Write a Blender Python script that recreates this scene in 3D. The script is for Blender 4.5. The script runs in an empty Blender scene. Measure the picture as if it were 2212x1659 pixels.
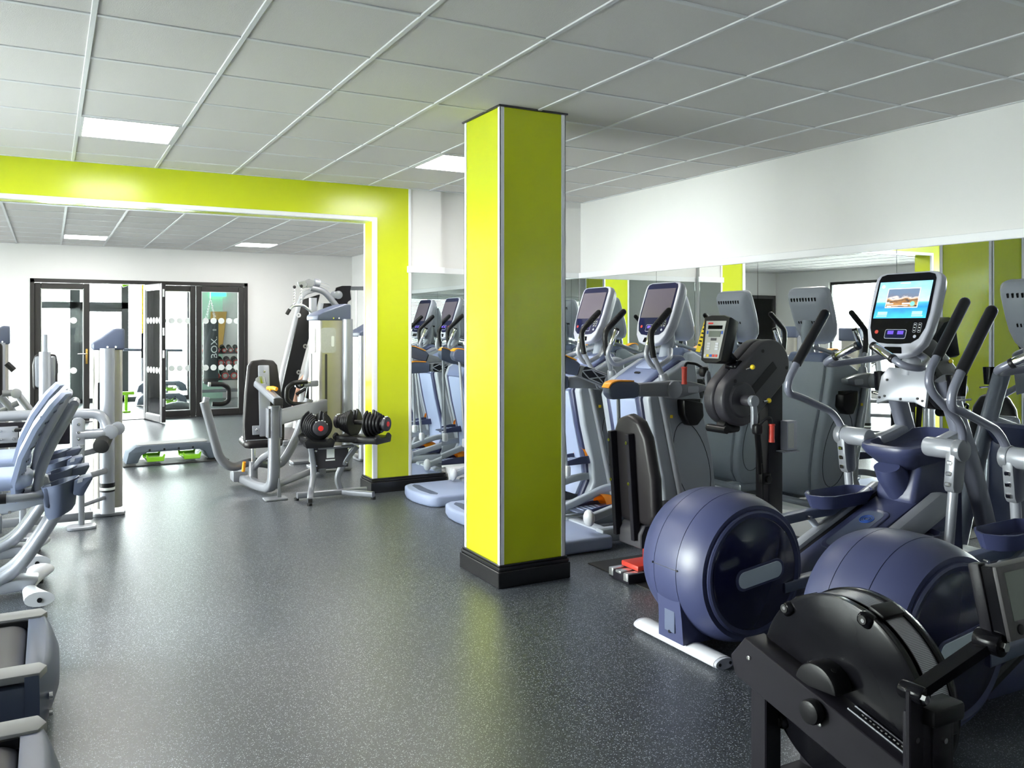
import bpy, bmesh, math, random
from mathutils import Vector, Matrix
S = bpy.context.scene
C = S.collection
random.seed(7)
PI = math.pi

# ------------------------------------------------------------------ camera
cam_data = bpy.data.cameras.new('camera')
cam = bpy.data.objects.new('camera', cam_data)
C.objects.link(cam)
cam_data.sensor_width = 36.0
cam_data.lens = 1790.0 / 2212.0 * 36.0
cam_data.shift_x = 76.0 / 2212.0
cam_data.shift_y = -123.5 / 2212.0
cam_data.clip_start = 0.05
cam.location = (0, 0, 1.5)
cam.rotation_euler = (PI / 2, 0, -math.radians(27.3))
S.camera = cam

# ------------------------------------------------------------------ world: bright overcast daylight
w = bpy.data.worlds.new('daylight')
S.world = w
w.use_nodes = True
bg = w.node_tree.nodes['Background']
bg.inputs['Color'].default_value = (0.965, 0.98, 1.0, 1)
bg.inputs['Strength'].default_value = 16.0

def portal(name, loc, rot, sx, sy):
    l = bpy.data.lights.new(name, 'AREA')
    l.shape = 'RECTANGLE'; l.size = sx; l.size_y = sy
    l.cycles.is_portal = True
    o = bpy.data.objects.new(name, l); C.objects.link(o)
    o.location = loc; o.rotation_euler = rot
    return o
# daylight portals in the real window openings (they emit nothing of their own)
portal('window_portal', (-2.98, 5.1, 1.29), (0, -PI / 2, 0), 2.4, 3.6)
portal('window_portal', (-5.78, 10.5, 1.29), (0, -PI / 2, 0), 2.4, 4.8)
portal('window_portal', (0.8, 17.98, 1.28), (-PI / 2, 0, 0), 3.6, 2.5)
portal('window_portal', (0.6, -2.90, 1.55), (PI / 2, 0, 0), 5.8, 1.3)

# hazy low sun from the window side
sun_d = bpy.data.lights.new('sun', 'SUN'); sun_d.energy = 3.8; sun_d.angle = math.radians(22); sun_d.color = (1.0, 0.975, 0.94)
sun = bpy.data.objects.new('sun', sun_d); C.objects.link(sun)
sun.rotation_euler = Vector((0.955, -0.24, -0.19)).to_track_quat('-Z', 'Y').to_euler()
sun.location = (-12, 8, 5)

S.view_settings.view_transform = 'Standard'
S.view_settings.look = 'None'
S.view_settings.gamma = 1.0
S.view_settings.use_curve_mapping = False
S.view_settings.exposure = 1.12

# ------------------------------------------------------------------ materials
def mat(name, col, rough=0.5, metal=0.0, spec=0.5, bump=0.0, bscale=300.0, var=0.0, vscale=6.0, coat=0.0, emit=None, estr=0.0):
    m = bpy.data.materials.new(name)
    m.use_nodes = True
    nt = m.node_tree; n = nt.nodes; b = n['Principled BSDF']
    b.inputs['Base Color'].default_value = (*col, 1)
    b.inputs['Roughness'].default_value = rough
    b.inputs['Metallic'].default_value = metal
    b.inputs['Specular IOR Level'].default_value = spec
    b.inputs['Coat Weight'].default_value = coat
    tc = n.new('ShaderNodeTexCoord')
    if var > 0:
        nz = n.new('ShaderNodeTexNoise'); nz.inputs['Scale'].default_value = vscale; nz.inputs['Detail'].default_value = 4
        nt.links.new(tc.outputs['Object'], nz.inputs['Vector'])
        mx = n.new('ShaderNodeMix'); mx.data_type = 'RGBA'
        mx.inputs['A'].default_value = (*[c * (1 - var) for c in col], 1)
        mx.inputs['B'].default_value = (*[min(1, c * (1 + var)) for c in col], 1)
        nt.links.new(nz.outputs['Fac'], mx.inputs['Factor'])
        nt.links.new(mx.outputs['Result'], b.inputs['Base Color'])
    if bump > 0:
        nb = n.new('ShaderNodeTexNoise'); nb.inputs['Scale'].default_value = bscale; nb.inputs['Detail'].default_value = 2
        nt.links.new(tc.outputs['Object'], nb.inputs['Vector'])
        bp = n.new('ShaderNodeBump'); bp.inputs['Strength'].default_value = bump; bp.inputs['Distance'].default_value = 0.002
        nt.links.new(nb.outputs['Fac'], bp.inputs['Height'])
        nt.links.new(bp.outputs['Normal'], b.inputs['Normal'])
    if emit:
        b.inputs['Emission Color'].default_value = (*emit, 1)
        b.inputs['Emission Strength'].default_value = estr
    return m

M = {}
M['white_wall'] = mat('white_wall', (0.73, 0.725, 0.725), 0.6, bump=0.08, bscale=120, var=0.015)
M['lime'] = mat('lime_paint', (0.55, 0.62, 0.012), 0.25, bump=0.05, bscale=160, var=0.03, vscale=3)
M['white_trim'] = mat('white_trim', (0.78, 0.79, 0.82), 0.4, var=0.01)
M['black_skirt'] = mat('black_skirting', (0.012, 0.012, 0.014), 0.25, var=0.1)
M['tile'] = mat('ceiling_tile', (0.60, 0.585, 0.578), 0.95, spec=0.1, bump=0.5, bscale=260, var=0.04, vscale=150)
M['tbar'] = mat('ceiling_bar', (0.60, 0.61, 0.63), 0.5, var=0.01)
M['lamp'] = mat('lamp_diffuser', (0.9, 0.9, 0.9), 0.5, var=0.01, emit=(1.0, 0.97, 0.93), estr=20.0)
M['door_frame'] = mat('door_frame', (0.022, 0.020, 0.021), 0.35, var=0.05, vscale=30)
M['alu'] = mat('aluminium', (0.72, 0.74, 0.77), 0.3, metal=0.9, var=0.03, vscale=20)
M['silver'] = mat('silver_paint', (0.22, 0.23, 0.26), 0.30, metal=0.3, bump=0.02, bscale=500, var=0.03)
M['silver_light'] = mat('light_silver_paint', (0.31, 0.325, 0.37), 0.32, metal=0.3, bump=0.02, bscale=500, var=0.02)
M['steel'] = mat('brushed_steel', (0.43, 0.41, 0.38), 0.38, metal=0.9, bump=0.03, bscale=80, var=0.06, vscale=12)
M['chrome'] = mat('chrome', (0.78, 0.78, 0.78), 0.08, metal=1.0, var=0.02)
M['navy'] = mat('navy_plastic', (0.036, 0.043, 0.105), 0.40, bump=0.06, bscale=700, var=0.04)
M['navy_gloss'] = mat('glossy_navy', (0.010, 0.012, 0.042), 0.13, spec=0.35, var=0.05)
M['handle_grey'] = mat('handle_grey', (0.17, 0.18, 0.235), 0.30, metal=0.2, var=0.03)
M['hood_blue'] = mat('hood_blue', (0.14, 0.17, 0.29), 0.38, bump=0.05, bscale=700, var=0.03)
M['slate'] = mat('slate_blue_plastic', (0.075, 0.092, 0.150), 0.40, bump=0.06, bscale=700, var=0.04)
M['bluegrey'] = mat('light_blue_grey_plastic', (0.30, 0.355, 0.53), 0.42, bump=0.05, bscale=700, var=0.03)
M['grey_panel'] = mat('grey_panel_plastic', (0.33, 0.36, 0.42), 0.36, bump=0.04, bscale=700, var=0.03)
M['console_white'] = mat('console_shell', (0.37, 0.38, 0.45), 0.34, var=0.02)
M['black_plastic'] = mat('black_plastic', (0.010, 0.010, 0.012), 0.38, spec=0.28, bump=0.04, bscale=700, var=0.08)
M['black_gloss'] = mat('gloss_black', (0.005, 0.005, 0.007), 0.18, spec=0.18, var=0.05)
M['black_powder'] = mat('black_powder_coat', (0.012, 0.011, 0.016), 0.36, spec=0.25, bump=0.15, bscale=900, var=0.1)
M['vinyl'] = mat('black_vinyl', (0.014, 0.012, 0.014), 0.42, spec=0.3, bump=0.12, bscale=400, var=0.08)
M['rubber'] = mat('black_rubber', (0.012, 0.012, 0.013), 0.6, bump=0.2, bscale=300, var=0.1)
M['charcoal'] = mat('charcoal_plastic', (0.035, 0.033, 0.042), 0.48, bump=0.15, bscale=600, var=0.06)
M['orange'] = mat('orange_plastic', (0.95, 0.36, 0.015), 0.35, var=0.03)
M['red'] = mat('red_rubber', (0.50, 0.035, 0.02), 0.45, bump=0.05, bscale=500, var=0.05)
M['yellow'] = mat('yellow_plastic', (0.85, 0.62, 0.02), 0.35, var=0.03)
M['green'] = mat('green_plastic', (0.24, 0.58, 0.02), 0.4, var=0.03)
M['step_blue'] = mat('step_blue_grey', (0.085, 0.11, 0.15), 0.55, bump=0.1, bscale=300, var=0.05)
M['white_plastic'] = mat('white_plastic', (0.58, 0.59, 0.64), 0.35, var=0.02)
M['print_white'] = mat('white_print', (0.75, 0.78, 0.78), 0.5, var=0.01)
M['decal'] = mat('label_print', (0.42, 0.43, 0.42), 0.4, var=0.1, vscale=60)
M['dark_screen'] = mat('dark_screen', (0.10, 0.085, 0.11), 0.12, var=0.05, vscale=3)
M['skin'] = mat('skin', (0.62, 0.36, 0.26), 0.5, var=0.06, vscale=20)
M['black_cloth'] = mat('black_cloth', (0.02, 0.02, 0.022), 0.9, bump=0.2, bscale=500, var=0.1)
M['white_shoe'] = mat('white_shoe', (0.75, 0.75, 0.75), 0.6, bump=0.1, bscale=300, var=0.05)
M['tan'] = mat('tan_leather', (0.55, 0.34, 0.09), 0.55, bump=0.15, bscale=150, var=0.15, vscale=10)
M['bag'] = mat('bag_vinyl', (0.028, 0.038, 0.045), 0.5, bump=0.1, bscale=300, var=0.1)
M['green_wall'] = mat('pale_green_wall', (0.52, 0.78, 0.66), 0.6, bump=0.05, bscale=150, var=0.02)
M['green_curtain'] = mat('green_curtain', (0.16, 0.48, 0.30), 0.8, var=0.1, vscale=10)
M['exit_green'] = mat('green_sign', (0.02, 0.5, 0.22), 0.4, var=0.02, emit=(0.05, 0.9, 0.45), estr=1.5)
M['brass'] = mat('brass', (0.72, 0.45, 0.12), 0.25, metal=0.9, var=0.03)
M['blind'] = mat('blind_slat', (0.45, 0.47, 0.46), 0.5, var=0.03)
M['red_print'] = mat('red_print', (0.70, 0.02, 0.02), 0.4, var=0.02)
M['blue_print'] = mat('blue_print', (0.03, 0.10, 0.45), 0.4, var=0.02)
M['belt'] = mat('treadmill_belt', (0.055, 0.053, 0.058), 0.55, bump=0.3, bscale=500, var=0.1, vscale=40)
M['top_rail'] = mat('grey_deck_rail', (0.27, 0.27, 0.28), 0.6, bump=0.1, bscale=500, var=0.03)

def glass_mat():
    m = bpy.data.materials.new('clear_glass'); m.use_nodes = True
    nt = m.node_tree; n = nt.nodes
    for x in list(n):
        if x.type == 'BSDF_PRINCIPLED': n.remove(x)
    out = [x for x in n if x.type == 'OUTPUT_MATERIAL'][0]
    tr = n.new('ShaderNodeBsdfTransparent'); tr.inputs['Color'].default_value = (0.93, 0.97, 0.95, 1)
    gl = n.new('ShaderNodeBsdfGlossy'); gl.inputs['Roughness'].default_value = 0.02
    fr = n.new('ShaderNodeFresnel'); fr.inputs['IOR'].default_value = 1.45
    mx = n.new('ShaderNodeMixShader')
    nt.links.new(fr.outputs['Fac'], mx.inputs['Fac'])
    nt.links.new(tr.outputs['BSDF'], mx.inputs[1]); nt.links.new(gl.outputs['BSDF'], mx.inputs[2])
    nt.links.new(mx.outputs['Shader'], out.inputs['Surface'])
    return m
M['glass'] = glass_mat()
M['mirror'] = mat('mirror_silver', (0.86, 0.90, 0.885), 0.0, metal=1.0)
M['mirror'].node_tree.nodes['Principled BSDF'].inputs['Roughness'].default_value = 0.0

def floor_mat():
    m = bpy.data.materials.new('speckled_rubber_floor'); m.use_nodes = True
    nt = m.node_tree; n = nt.nodes; b = n['Principled BSDF']
    tc = n.new('ShaderNodeTexCoord')
    big = n.new('ShaderNodeTexNoise'); big.inputs['Scale'].default_value = 1.3; big.inputs['Detail'].default_value = 5
    vo = n.new('ShaderNodeTexVoronoi'); vo.inputs['Scale'].default_value = 170; vo.inputs['Randomness'].default_value = 1
    vo2 = n.new('ShaderNodeTexVoronoi'); vo2.inputs['Scale'].default_value = 300
    for v in (big, vo, vo2): nt.links.new(tc.outputs['Object'], v.inputs['Vector'])
    def fleck(v, dist, pick):
        sep = n.new('ShaderNodeSeparateColor'); nt.links.new(v.outputs['Color'], sep.inputs['Color'])
        a = n.new('ShaderNodeMath'); a.operation = 'LESS_THAN'; a.inputs[1].default_value = dist
        nt.links.new(v.outputs['Distance'], a.inputs[0])
        c = n.new('ShaderNodeMath'); c.operation = 'GREATER_THAN'; c.inputs[1].default_value = pick
        nt.links.new(sep.outputs['Red'], c.inputs[0])
        d = n.new('ShaderNodeMath'); d.operation = 'MULTIPLY'
        nt.links.new(a.outputs[0], d.inputs[0]); nt.links.new(c.outputs[0], d.inputs[1])
        return d
    f1 = fleck(vo, 0.33, 0.62); f2 = fleck(vo2, 0.40, 0.45)
    base = n.new('ShaderNodeMix'); base.data_type = 'RGBA'
    base.inputs['A'].default_value = (0.026, 0.031, 0.040, 1); base.inputs['B'].default_value = (0.040, 0.046, 0.058, 1)
    nt.links.new(big.outputs['Fac'], base.inputs['Factor'])
    m1 = n.new('ShaderNodeMix'); m1.data_type = 'RGBA'; m1.inputs['B'].default_value = (0.42, 0.46, 0.51, 1)
    nt.links.new(f1.outputs[0], m1.inputs['Factor']); nt.links.new(base.outputs['Result'], m1.inputs['A'])
    m2 = n.new('ShaderNodeMix'); m2.data_type = 'RGBA'; m2.inputs['B'].default_value = (0.125, 0.142, 0.17, 1)
    nt.links.new(f2.outputs[0], m2.inputs['Factor']); nt.links.new(m1.outputs['Result'], m2.inputs['A'])
    nt.links.new(m2.outputs['Result'], b.inputs['Base Color'])
    b.inputs['Roughness'].default_value = 0.37
    b.inputs['Specular IOR Level'].default_value = 0.75
    nz = n.new('ShaderNodeTexNoise'); nz.inputs['Scale'].default_value = 160; nz.inputs['Detail'].default_value = 3
    nt.links.new(tc.outputs['Object'], nz.inputs['Vector'])
    bp = n.new('ShaderNodeBump'); bp.inputs['Strength'].default_value = 0.25; bp.inputs['Distance'].default_value = 0.002
    nt.links.new(nz.outputs['Fac'], bp.inputs['Height']); nt.links.new(bp.outputs['Normal'], b.inputs['Normal'])
    return m
M['floor'] = floor_mat()

def mesh_mat():
    m = mat('perforated_mesh', (0.45, 0.45, 0.48), 0.35, metal=0.8)
    nt = m.node_tree; n = nt.nodes; b = n['Principled BSDF']
    tc = n.new('ShaderNodeTexCoord')
    # unroll the band: x stays, the angle round the wheel becomes the second coordinate
    sp = n.new('ShaderNodeSeparateXYZ'); nt.links.new(tc.outputs['Object'], sp.inputs['Vector'])
    dz = n.new('ShaderNodeMath'); dz.operation = 'SUBTRACT'; dz.inputs[1].default_value = 0.40; nt.links.new(sp.outputs['Z'], dz.inputs[0])
    at = n.new('ShaderNodeMath'); at.operation = 'ARCTAN2'; nt.links.new(dz.outputs[0], at.inputs[0]); nt.links.new(sp.outputs['Y'], at.inputs[1])
    mu = n.new('ShaderNodeMath'); mu.operation = 'MULTIPLY'; mu.inputs[1].default_value = 0.28; nt.links.new(at.outputs[0], mu.inputs[0])
    cb = n.new('ShaderNodeCombineXYZ'); nt.links.new(sp.outputs['X'], cb.inputs['X']); nt.links.new(mu.outputs[0], cb.inputs['Y'])
    v = n.new('ShaderNodeTexVoronoi'); v.voronoi_dimensions = '2D'; v.inputs['Scale'].default_value = 230; v.inputs['Randomness'].default_value = 0.0
    nt.links.new(cb.outputs['Vector'], v.inputs['Vector'])
    r = n.new('ShaderNodeValToRGB'); r.color_ramp.elements[0].position = 0.28; r.color_ramp.elements[1].position = 0.36
    r.color_ramp.elements[0].color = (0.01, 0.01, 0.012, 1); r.color_ramp.elements[1].color = (0.42, 0.42, 0.46, 1)
    nt.links.new(v.outputs['Distance'], r.inputs['Fac']); nt.links.new(r.outputs['Color'], b.inputs['Base Color'])
    return m
M['mesh'] = mesh_mat()

def screen_mat():
    # lit touch screen: blue sky over a sea horizon
    m = bpy.data.materials.new('lit_screen'); m.use_nodes = True
    nt = m.node_tree; n = nt.nodes; b = n['Principled BSDF']
    tc = n.new('ShaderNodeTexCoord'); sp = n.new('ShaderNodeSeparateXYZ')
    nt.links.new(tc.outputs['Generated'], sp.inputs['Vector'])
    nz = n.new('ShaderNodeTexNoise'); nz.inputs['Scale'].default_value = 5; nz.inputs['Detail'].default_value = 4
    nt.links.new(tc.outputs['Generated'], nz.inputs['Vector'])
    r = n.new('ShaderNodeValToRGB'); e = r.color_ramp.elements
    e[0].position = 0.0; e[0].color = (0.05, 0.45, 0.80, 1); e[1].position = 1.0; e[1].color = (0.22, 0.62, 0.86, 1)
    for p, c in ((0.30, (0.02, 0.22, 0.55, 1)), (0.42, (0.06, 0.42, 0.72, 1)), (0.46, (0.42, 0.78, 0.92, 1)), (0.75, (0.30, 0.70, 0.90, 1))):
        q = e.new(p); q.color = c
    nt.links.new(sp.outputs['Z'], r.inputs['Fac'])
    mx = n.new('ShaderNodeMix'); mx.data_type = 'RGBA'; mx.blend_type = 'SOFT_LIGHT'; mx.inputs['Factor'].default_value = 0.6
    nt.links.new(r.outputs['Color'], mx.inputs['A']); nt.links.new(nz.outputs['Color'], mx.inputs['B'])
    b.inputs['Base Color'].default_value = (0.02, 0.02, 0.02, 1); b.inputs['Roughness'].default_value = 0.15
    nt.links.new(mx.outputs['Result'], b.inputs['Emission Color']); b.inputs['Emission Strength'].default_value = 0.9
    return m
M['screen_on'] = screen_mat()

def picture_mat():
    # small landscape picture shown on the lit screen: grey clouds, snowy ridge, tan hills
    m = bpy.data.materials.new('landscape_picture'); m.use_nodes = True
    nt = m.node_tree; n = nt.nodes; b = n['Principled BSDF']
    tc = n.new('ShaderNodeTexCoord'); sp = n.new('ShaderNodeSeparateXYZ')
    nt.links.new(tc.outputs['Generated'], sp.inputs['Vector'])
    nz = n.new('ShaderNodeTexNoise'); nz.inputs['Scale'].default_value = 4.0; nz.inputs['Detail'].default_value = 6
    nt.links.new(tc.outputs['Generated'], nz.inputs['Vector'])
    a = n.new('ShaderNodeMath'); a.operation = 'MULTIPLY_ADD'; a.inputs[1].default_value = 0.55
    nt.links.new(nz.outputs['Fac'], a.inputs[0]); nt.links.new(sp.outputs['Z'], a.inputs[2])
    r = n.new('ShaderNodeValToRGB'); e = r.color_ramp.elements
    e[0].position = 0.0; e[0].color = (0.005, 0.005, 0.005, 1); e[1].position = 1.0; e[1].color = (0.10, 0.16, 0.25, 1)
    for p, c in ((0.30, (0.005, 0.004, 0.004, 1)), (0.36, (0.42, 0.22, 0.06, 1)), (0.52, (0.30, 0.13, 0.03, 1)), (0.60, (0.03, 0.02, 0.015, 1)),
                 (0.68, (0.45, 0.25, 0.10, 1)), (0.78, (0.55, 0.52, 0.50, 1)), (0.86, (0.12, 0.14, 0.20, 1))):
        q = e.new(p); q.color = c
    nt.links.new(a.outputs[0], r.inputs['Fac'])
    b.inputs['Base Color'].default_value = (0.02, 0.02, 0.02, 1)
    nt.links.new(r.outputs['Color'], b.inputs['Emission Color']); b.inputs['Emission Strength'].default_value = 0.9
    return m
M['picture'] = picture_mat()
M['screen_black'] = mat('black_screen_bar', (0.004, 0.004, 0.006), 0.12)
M['screen_text'] = mat('lit_screen_text', (0.5, 0.5, 0.5), 0.4, emit=(0.9, 0.95, 1.0), estr=0.8)
M['screen_aqua'] = mat('lit_screen_button', (0.2, 0.5, 0.6), 0.4, emit=(0.25, 0.75, 0.85), estr=0.7)
M['screen_violet'] = mat('lit_small_display', (0.05, 0.03, 0.2), 0.3, emit=(0.10, 0.05, 0.45), estr=0.7)
M['screen_green'] = mat('lit_screen_badge', (0.1, 0.5, 0.3), 0.4, emit=(0.12, 0.6, 0.35), estr=0.7)
M['lcd'] = mat('grey_lcd', (0.17, 0.19, 0.17), 0.25, var=0.03)

# ------------------------------------------------------------------ geometry helpers
def V(*a): return Vector(a)

class G:
    """collects shapes in one bmesh that becomes ONE mesh object"""
    def __init__(s): s.bm = bmesh.new()
    def add(s, t, mtx=None):
        if mtx is not None: bmesh.ops.transform(t, matrix=mtx, verts=t.verts)
        mp = {v: s.bm.verts.new(v.co) for v in t.verts}
        for f in t.faces:
            try: s.bm.faces.new([mp[v] for v in f.verts])
            except ValueError: pass
        t.free(); return s
    def box(s, c, d, bev=0.0, seg=2, R=None):
        t = bmesh.new(); bmesh.ops.create_cube(t, size=1)
        bmesh.ops.scale(t, vec=d, verts=t.verts)
        if bev > 0: bmesh.ops.bevel(t, geom=t.edges[:], offset=min(bev, min(d) * 0.49), segments=seg, affect='EDGES', profile=0.5)
        m = Matrix.Translation(c)
        if R is not None: m = m @ R
        return s.add(t, m)
    def b2(s, a, b, bev=0.0, seg=2):      # box by two corners
        return s.box([(a[i] + b[i]) / 2 for i in range(3)], [abs(b[i] - a[i]) for i in range(3)], bev, seg)
    def prism(s, poly, ax, a, b, bev=0.0, seg=2):
        t = bmesh.new()
        def P(q, h):
            return {'x': (h, q[0], q[1]), 'y': (q[0], h, q[1]), 'z': (q[0], q[1], h)}[ax]
        lo = [t.verts.new(P(q, a)) for q in poly]; hi = [t.verts.new(P(q, b)) for q in poly]
        t.faces.new(lo); t.faces.new(hi[::-1])
        for i in range(len(poly)):
            j = (i + 1) % len(poly); t.faces.new((lo[i], hi[i], hi[j], lo[j]))
        bmesh.ops.recalc_face_normals(t, faces=t.faces)
        if bev > 0: 
            ed = [e for e in t.edges if len(e.link_faces) == 2 and e.calc_face_angle(0) > 0.6]
            bmesh.ops.bevel(t, geom=ed, offset=bev, segments=seg, affect='EDGES', profile=0.5)
        return s.add(t)
    def cyl(s, a, b, r, r2=None, n=18, bev=0.0):
        a = Vector(a); b = Vector(b); d = b - a; L = d.length
        r2 = r if r2 is None else r2
        pf = [(0, 0), (r, 0), (r2, L), (0, L)]
        if bev > 0: pf = [(0, 0), (r - bev, 0), (r - bev * .3, bev * .3), (r, bev), (r2, L - bev), (r2 - bev * .3, L - bev * .3), (r2 - bev, L), (0, L)]
        return s.lathe(pf, a, d, n)
    def lathe(s, prof, o, d, n=28):
        t = bmesh.new(); d = Vector(d).normalized()
        q = Vector((0, 0, 1)).rotation_difference(d).to_matrix().to_4x4()
        rings = []
        for r, h in prof:
            if r <= 1e-6: rings.append([t.verts.new((0, 0, h))])
            else: rings.append([t.verts.new((r * math.cos(2 * PI * k / n), r * math.sin(2 * PI * k / n), h)) for k in range(n)])
        for A, B in zip(rings, rings[1:]):
            for k in range(n):
                k2 = (k + 1) % n
                if len(A) == 1 and len(B) == 1: continue
                if len(A) == 1: t.faces.new((A[0], B[k2], B[k]))
                elif len(B) == 1: t.faces.new((A[k], A[k2], B[0]))
                else: t.faces.new((A[k], A[k2], B[k2], B[k]))
        bmesh.ops.recalc_face_normals(t, faces=t.faces)
        return s.add(t, Matrix.Translation(Vector(o)) @ q)
    def tube(s, pts, r, n=12, fil=0.0, seg=6, prof=None, up=None, close=True):
        """sweep along a polyline with rounded corners; r may be a number or a list per point; prof = list of (u, v)"""
        pts = [Vector(p) for p in pts]
        rr = list(r) if isinstance(r, (list, tuple)) else [r] * len(pts)
        P = [pts[0]]; RR = [rr[0]]
        for i in range(1, len(pts) - 1):
            a, b, c = pts[i - 1], pts[i], pts[i + 1]
            f = fil[i - 1] if isinstance(fil, (list, tuple)) else fil
            d1 = (a - b); d2 = (c - b)
            f = min(f, d1.length * .48, d2.length * .48)
            if f <= 1e-5 or d1.normalized().dot(d2.normalized()) < -0.9995:
                P.append(b); RR.append(rr[i])
            else:
                p0 = b + d1.normalized() * f; p2 = b + d2.normalized() * f
                for k in range(seg + 1):
                    u = k / seg
                    P.append(p0 * (1 - u) ** 2 + b * 2 * u * (1 - u) + p2 * u * u); RR.append(rr[i])
        P.append(pts[-1]); RR.append(rr[-1])
        t = bmesh.new()
        if prof is None: prof = [(math.cos(2 * PI * k / n), math.sin(2 * PI * k / n)) for k in range(n)]
        T = []
        for i in range(len(P)):
            a = P[max(0, i - 1)]; b = P[min(len(P) - 1, i + 1)]
            T.append((b - a).normalized())
        ref = Vector(up) if up else (Vector((0, 0, 1)) if abs(T[0].z) < 0.9 else Vector((1, 0, 0)))
        nrm = (ref - T[0] * ref.dot(T[0])).normalized()
        rings = []
        for i in range(len(P)):
            if i > 0:
                q = T[i - 1].rotation_difference(T[i]); nrm = (q @ nrm)
                nrm = (nrm - T[i] * nrm.dot(T[i])).normalized()
            bi = T[i].cross(nrm)
            rings.append([t.verts.new(P[i] + (nrm * v + bi * u) * RR[i]) for u, v in prof])
        m = len(prof)
        for A, B in zip(rings, rings[1:]):
            for k in range(m): t.faces.new((A[k], A[(k + 1) % m], B[(k + 1) % m], B[k]))
        if close: t.faces.new(rings[0][::-1]); t.faces.new(rings[-1])
        bmesh.ops.recalc_face_normals(t, faces=t.faces)
        return s.add(t)
    def loft(s, rings, cap=True):
        t = bmesh.new(); R = [[t.verts.new(p) for p in r] for r in rings]; m = len(R[0])
        for A, B in zip(R, R[1:]):
            for k in range(m): t.faces.new((A[k], A[(k + 1) % m], B[(k + 1) % m], B[k]))
        if cap: t.faces.new(R[0][::-1]); t.faces.new(R[-1])
        bmesh.ops.recalc_face_normals(t, faces=t.faces)
        return s.add(t)
    def sph(s, c, r, n=16):
        r = (r, r, r) if isinstance(r, (int, float)) else r
        t = bmesh.new(); bmesh.ops.create_uvsphere(t, u_segments=n, v_segments=max(6, n // 2), radius=1)
        return s.add(t, Matrix.Translation(c) @ Matrix.Diagonal((*r, 1)))
    def xf(s, m): bmesh.ops.transform(s.bm, matrix=m, verts=s.bm.verts); return s
    def mesh(s, name, m, ang=35):
        me = bpy.data.meshes.new(name); s.bm.to_mesh(me); s.bm.free()
        me.materials.append(M[m] if isinstance(m, str) else m)
        if len(me.polygons):
            me.polygons.foreach_set('use_smooth', [True] * len(me.polygons))
            me.set_sharp_from_angle(angle=math.radians(ang))
        return me
    def obj(s, name, m, parent=None, ang=35):
        o = bpy.data.objects.new(name, s.mesh(name, m, ang)); C.objects.link(o)
        if parent is not None: o.parent = parent
        return o

def RX(a): return Matrix.Rotation(a, 4, 'X')
def RY(a): return Matrix.Rotation(a, 4, 'Y')
def RZ(a): return Matrix.Rotation(a, 4, 'Z')
def TR(*a): return Matrix.Translation(a)
def rect(w, h, r=0.0, n=4, cx=0, cy=0):
    """rounded rectangle outline"""
    if r <= 0: return [(cx - w / 2, cy - h / 2), (cx + w / 2, cy - h / 2), (cx + w / 2, cy + h / 2), (cx - w / 2, cy + h / 2)]
    out = []
    for (sx, sy, a0) in ((1, -1, -90), (1, 1, 0), (-1, 1, 90), (-1, -1, 180)):
        for k in range(n + 1):
            a = math.radians(a0 + 90 * k / n)
            out.append((cx + sx * (w / 2 - r) + r * math.cos(a), cy + sy * (h / 2 - r) + r * math.sin(a)))
    return out
RECTP = lambda w, h, r=0.25: [(x, y) for x, y in rect(w, h, r * min(w, h), 3)]

def tag(o, label=None, cat=None, group=None, kind=None):
    if label: o['label'] = label
    if cat: o['category'] = cat
    if group: o['group'] = group
    if kind: o['kind'] = kind
    return o
def thing(name, label, cat, loc=(0, 0, 0), rz=0.0, group=None):
    o = bpy.data.objects.new(name, None); C.objects.link(o)
    o.location = loc; o.rotation_euler = (0, 0, rz); o.empty_display_size = 0.1
    return tag(o, label, cat, group)
def dup(o, parent=None, loc=None, rz=None, label=None):
    c = o.copy(); C.objects.link(c); c.parent = parent
    if loc is not None: c.location = loc
    if rz is not None: c.rotation_euler = (0, 0, rz)
    if label: c['label'] = label
    for ch in list(o.children): dup(ch, c)
    return c
def struct(o): o['kind'] = 'structure'; return o
def text_mesh(name, txt, size, m, parent, mtx, depth=0.002, align='CENTER'):
    cu = bpy.data.curves.new(name, 'FONT'); cu.body = txt; cu.size = size; cu.extrude = depth / 2; cu.align_x = align; cu.align_y = 'CENTER'
    o = bpy.data.objects.new(name, cu); C.objects.link(o)
    dg = bpy.context.evaluated_depsgraph_get()
    me = bpy.data.meshes.new_from_object(o.evaluated_get(dg))
    bpy.data.objects.remove(o); bpy.data.curves.remove(cu)
    me.transform(mtx); me.materials.clear(); me.materials.append(M[m])
    o = bpy.data.objects.new(name, me); C.objects.link(o); o.parent = parent
    return o
# ------------------------------------------------------------------ room shell
XR, XL, XB, YF, YP, YB, YS, ZC = 4.89, -3.0, -5.8, -3.0, 7.08, 14.42, 18.0, 2.772
struct(G().b2((XL - .3, YF - .3, -.1), (XR + .3, YP + .12, 0)).b2((XB - .3, YP + .12, -.1), (XR + .3, YS + .5, 0)).obj('floor', 'floor'))
# outside ground seen through the glazing
tag(struct(G().b2((-30, YS + .5, -.2), (40, 60, -.1)).obj('floor_outside', mat('pale_paving', (0.6, 0.6, 0.58), 0.8, var=0.1, vscale=2))))
tag(struct(G().b2((-40, -40, -.2), (XL - .3, YP, -.1)).b2((-40, YP, -.2), (XB - .3, YS + .5, -.1)).obj('floor_outside', bpy.data.materials['pale_paving'])))

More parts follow.
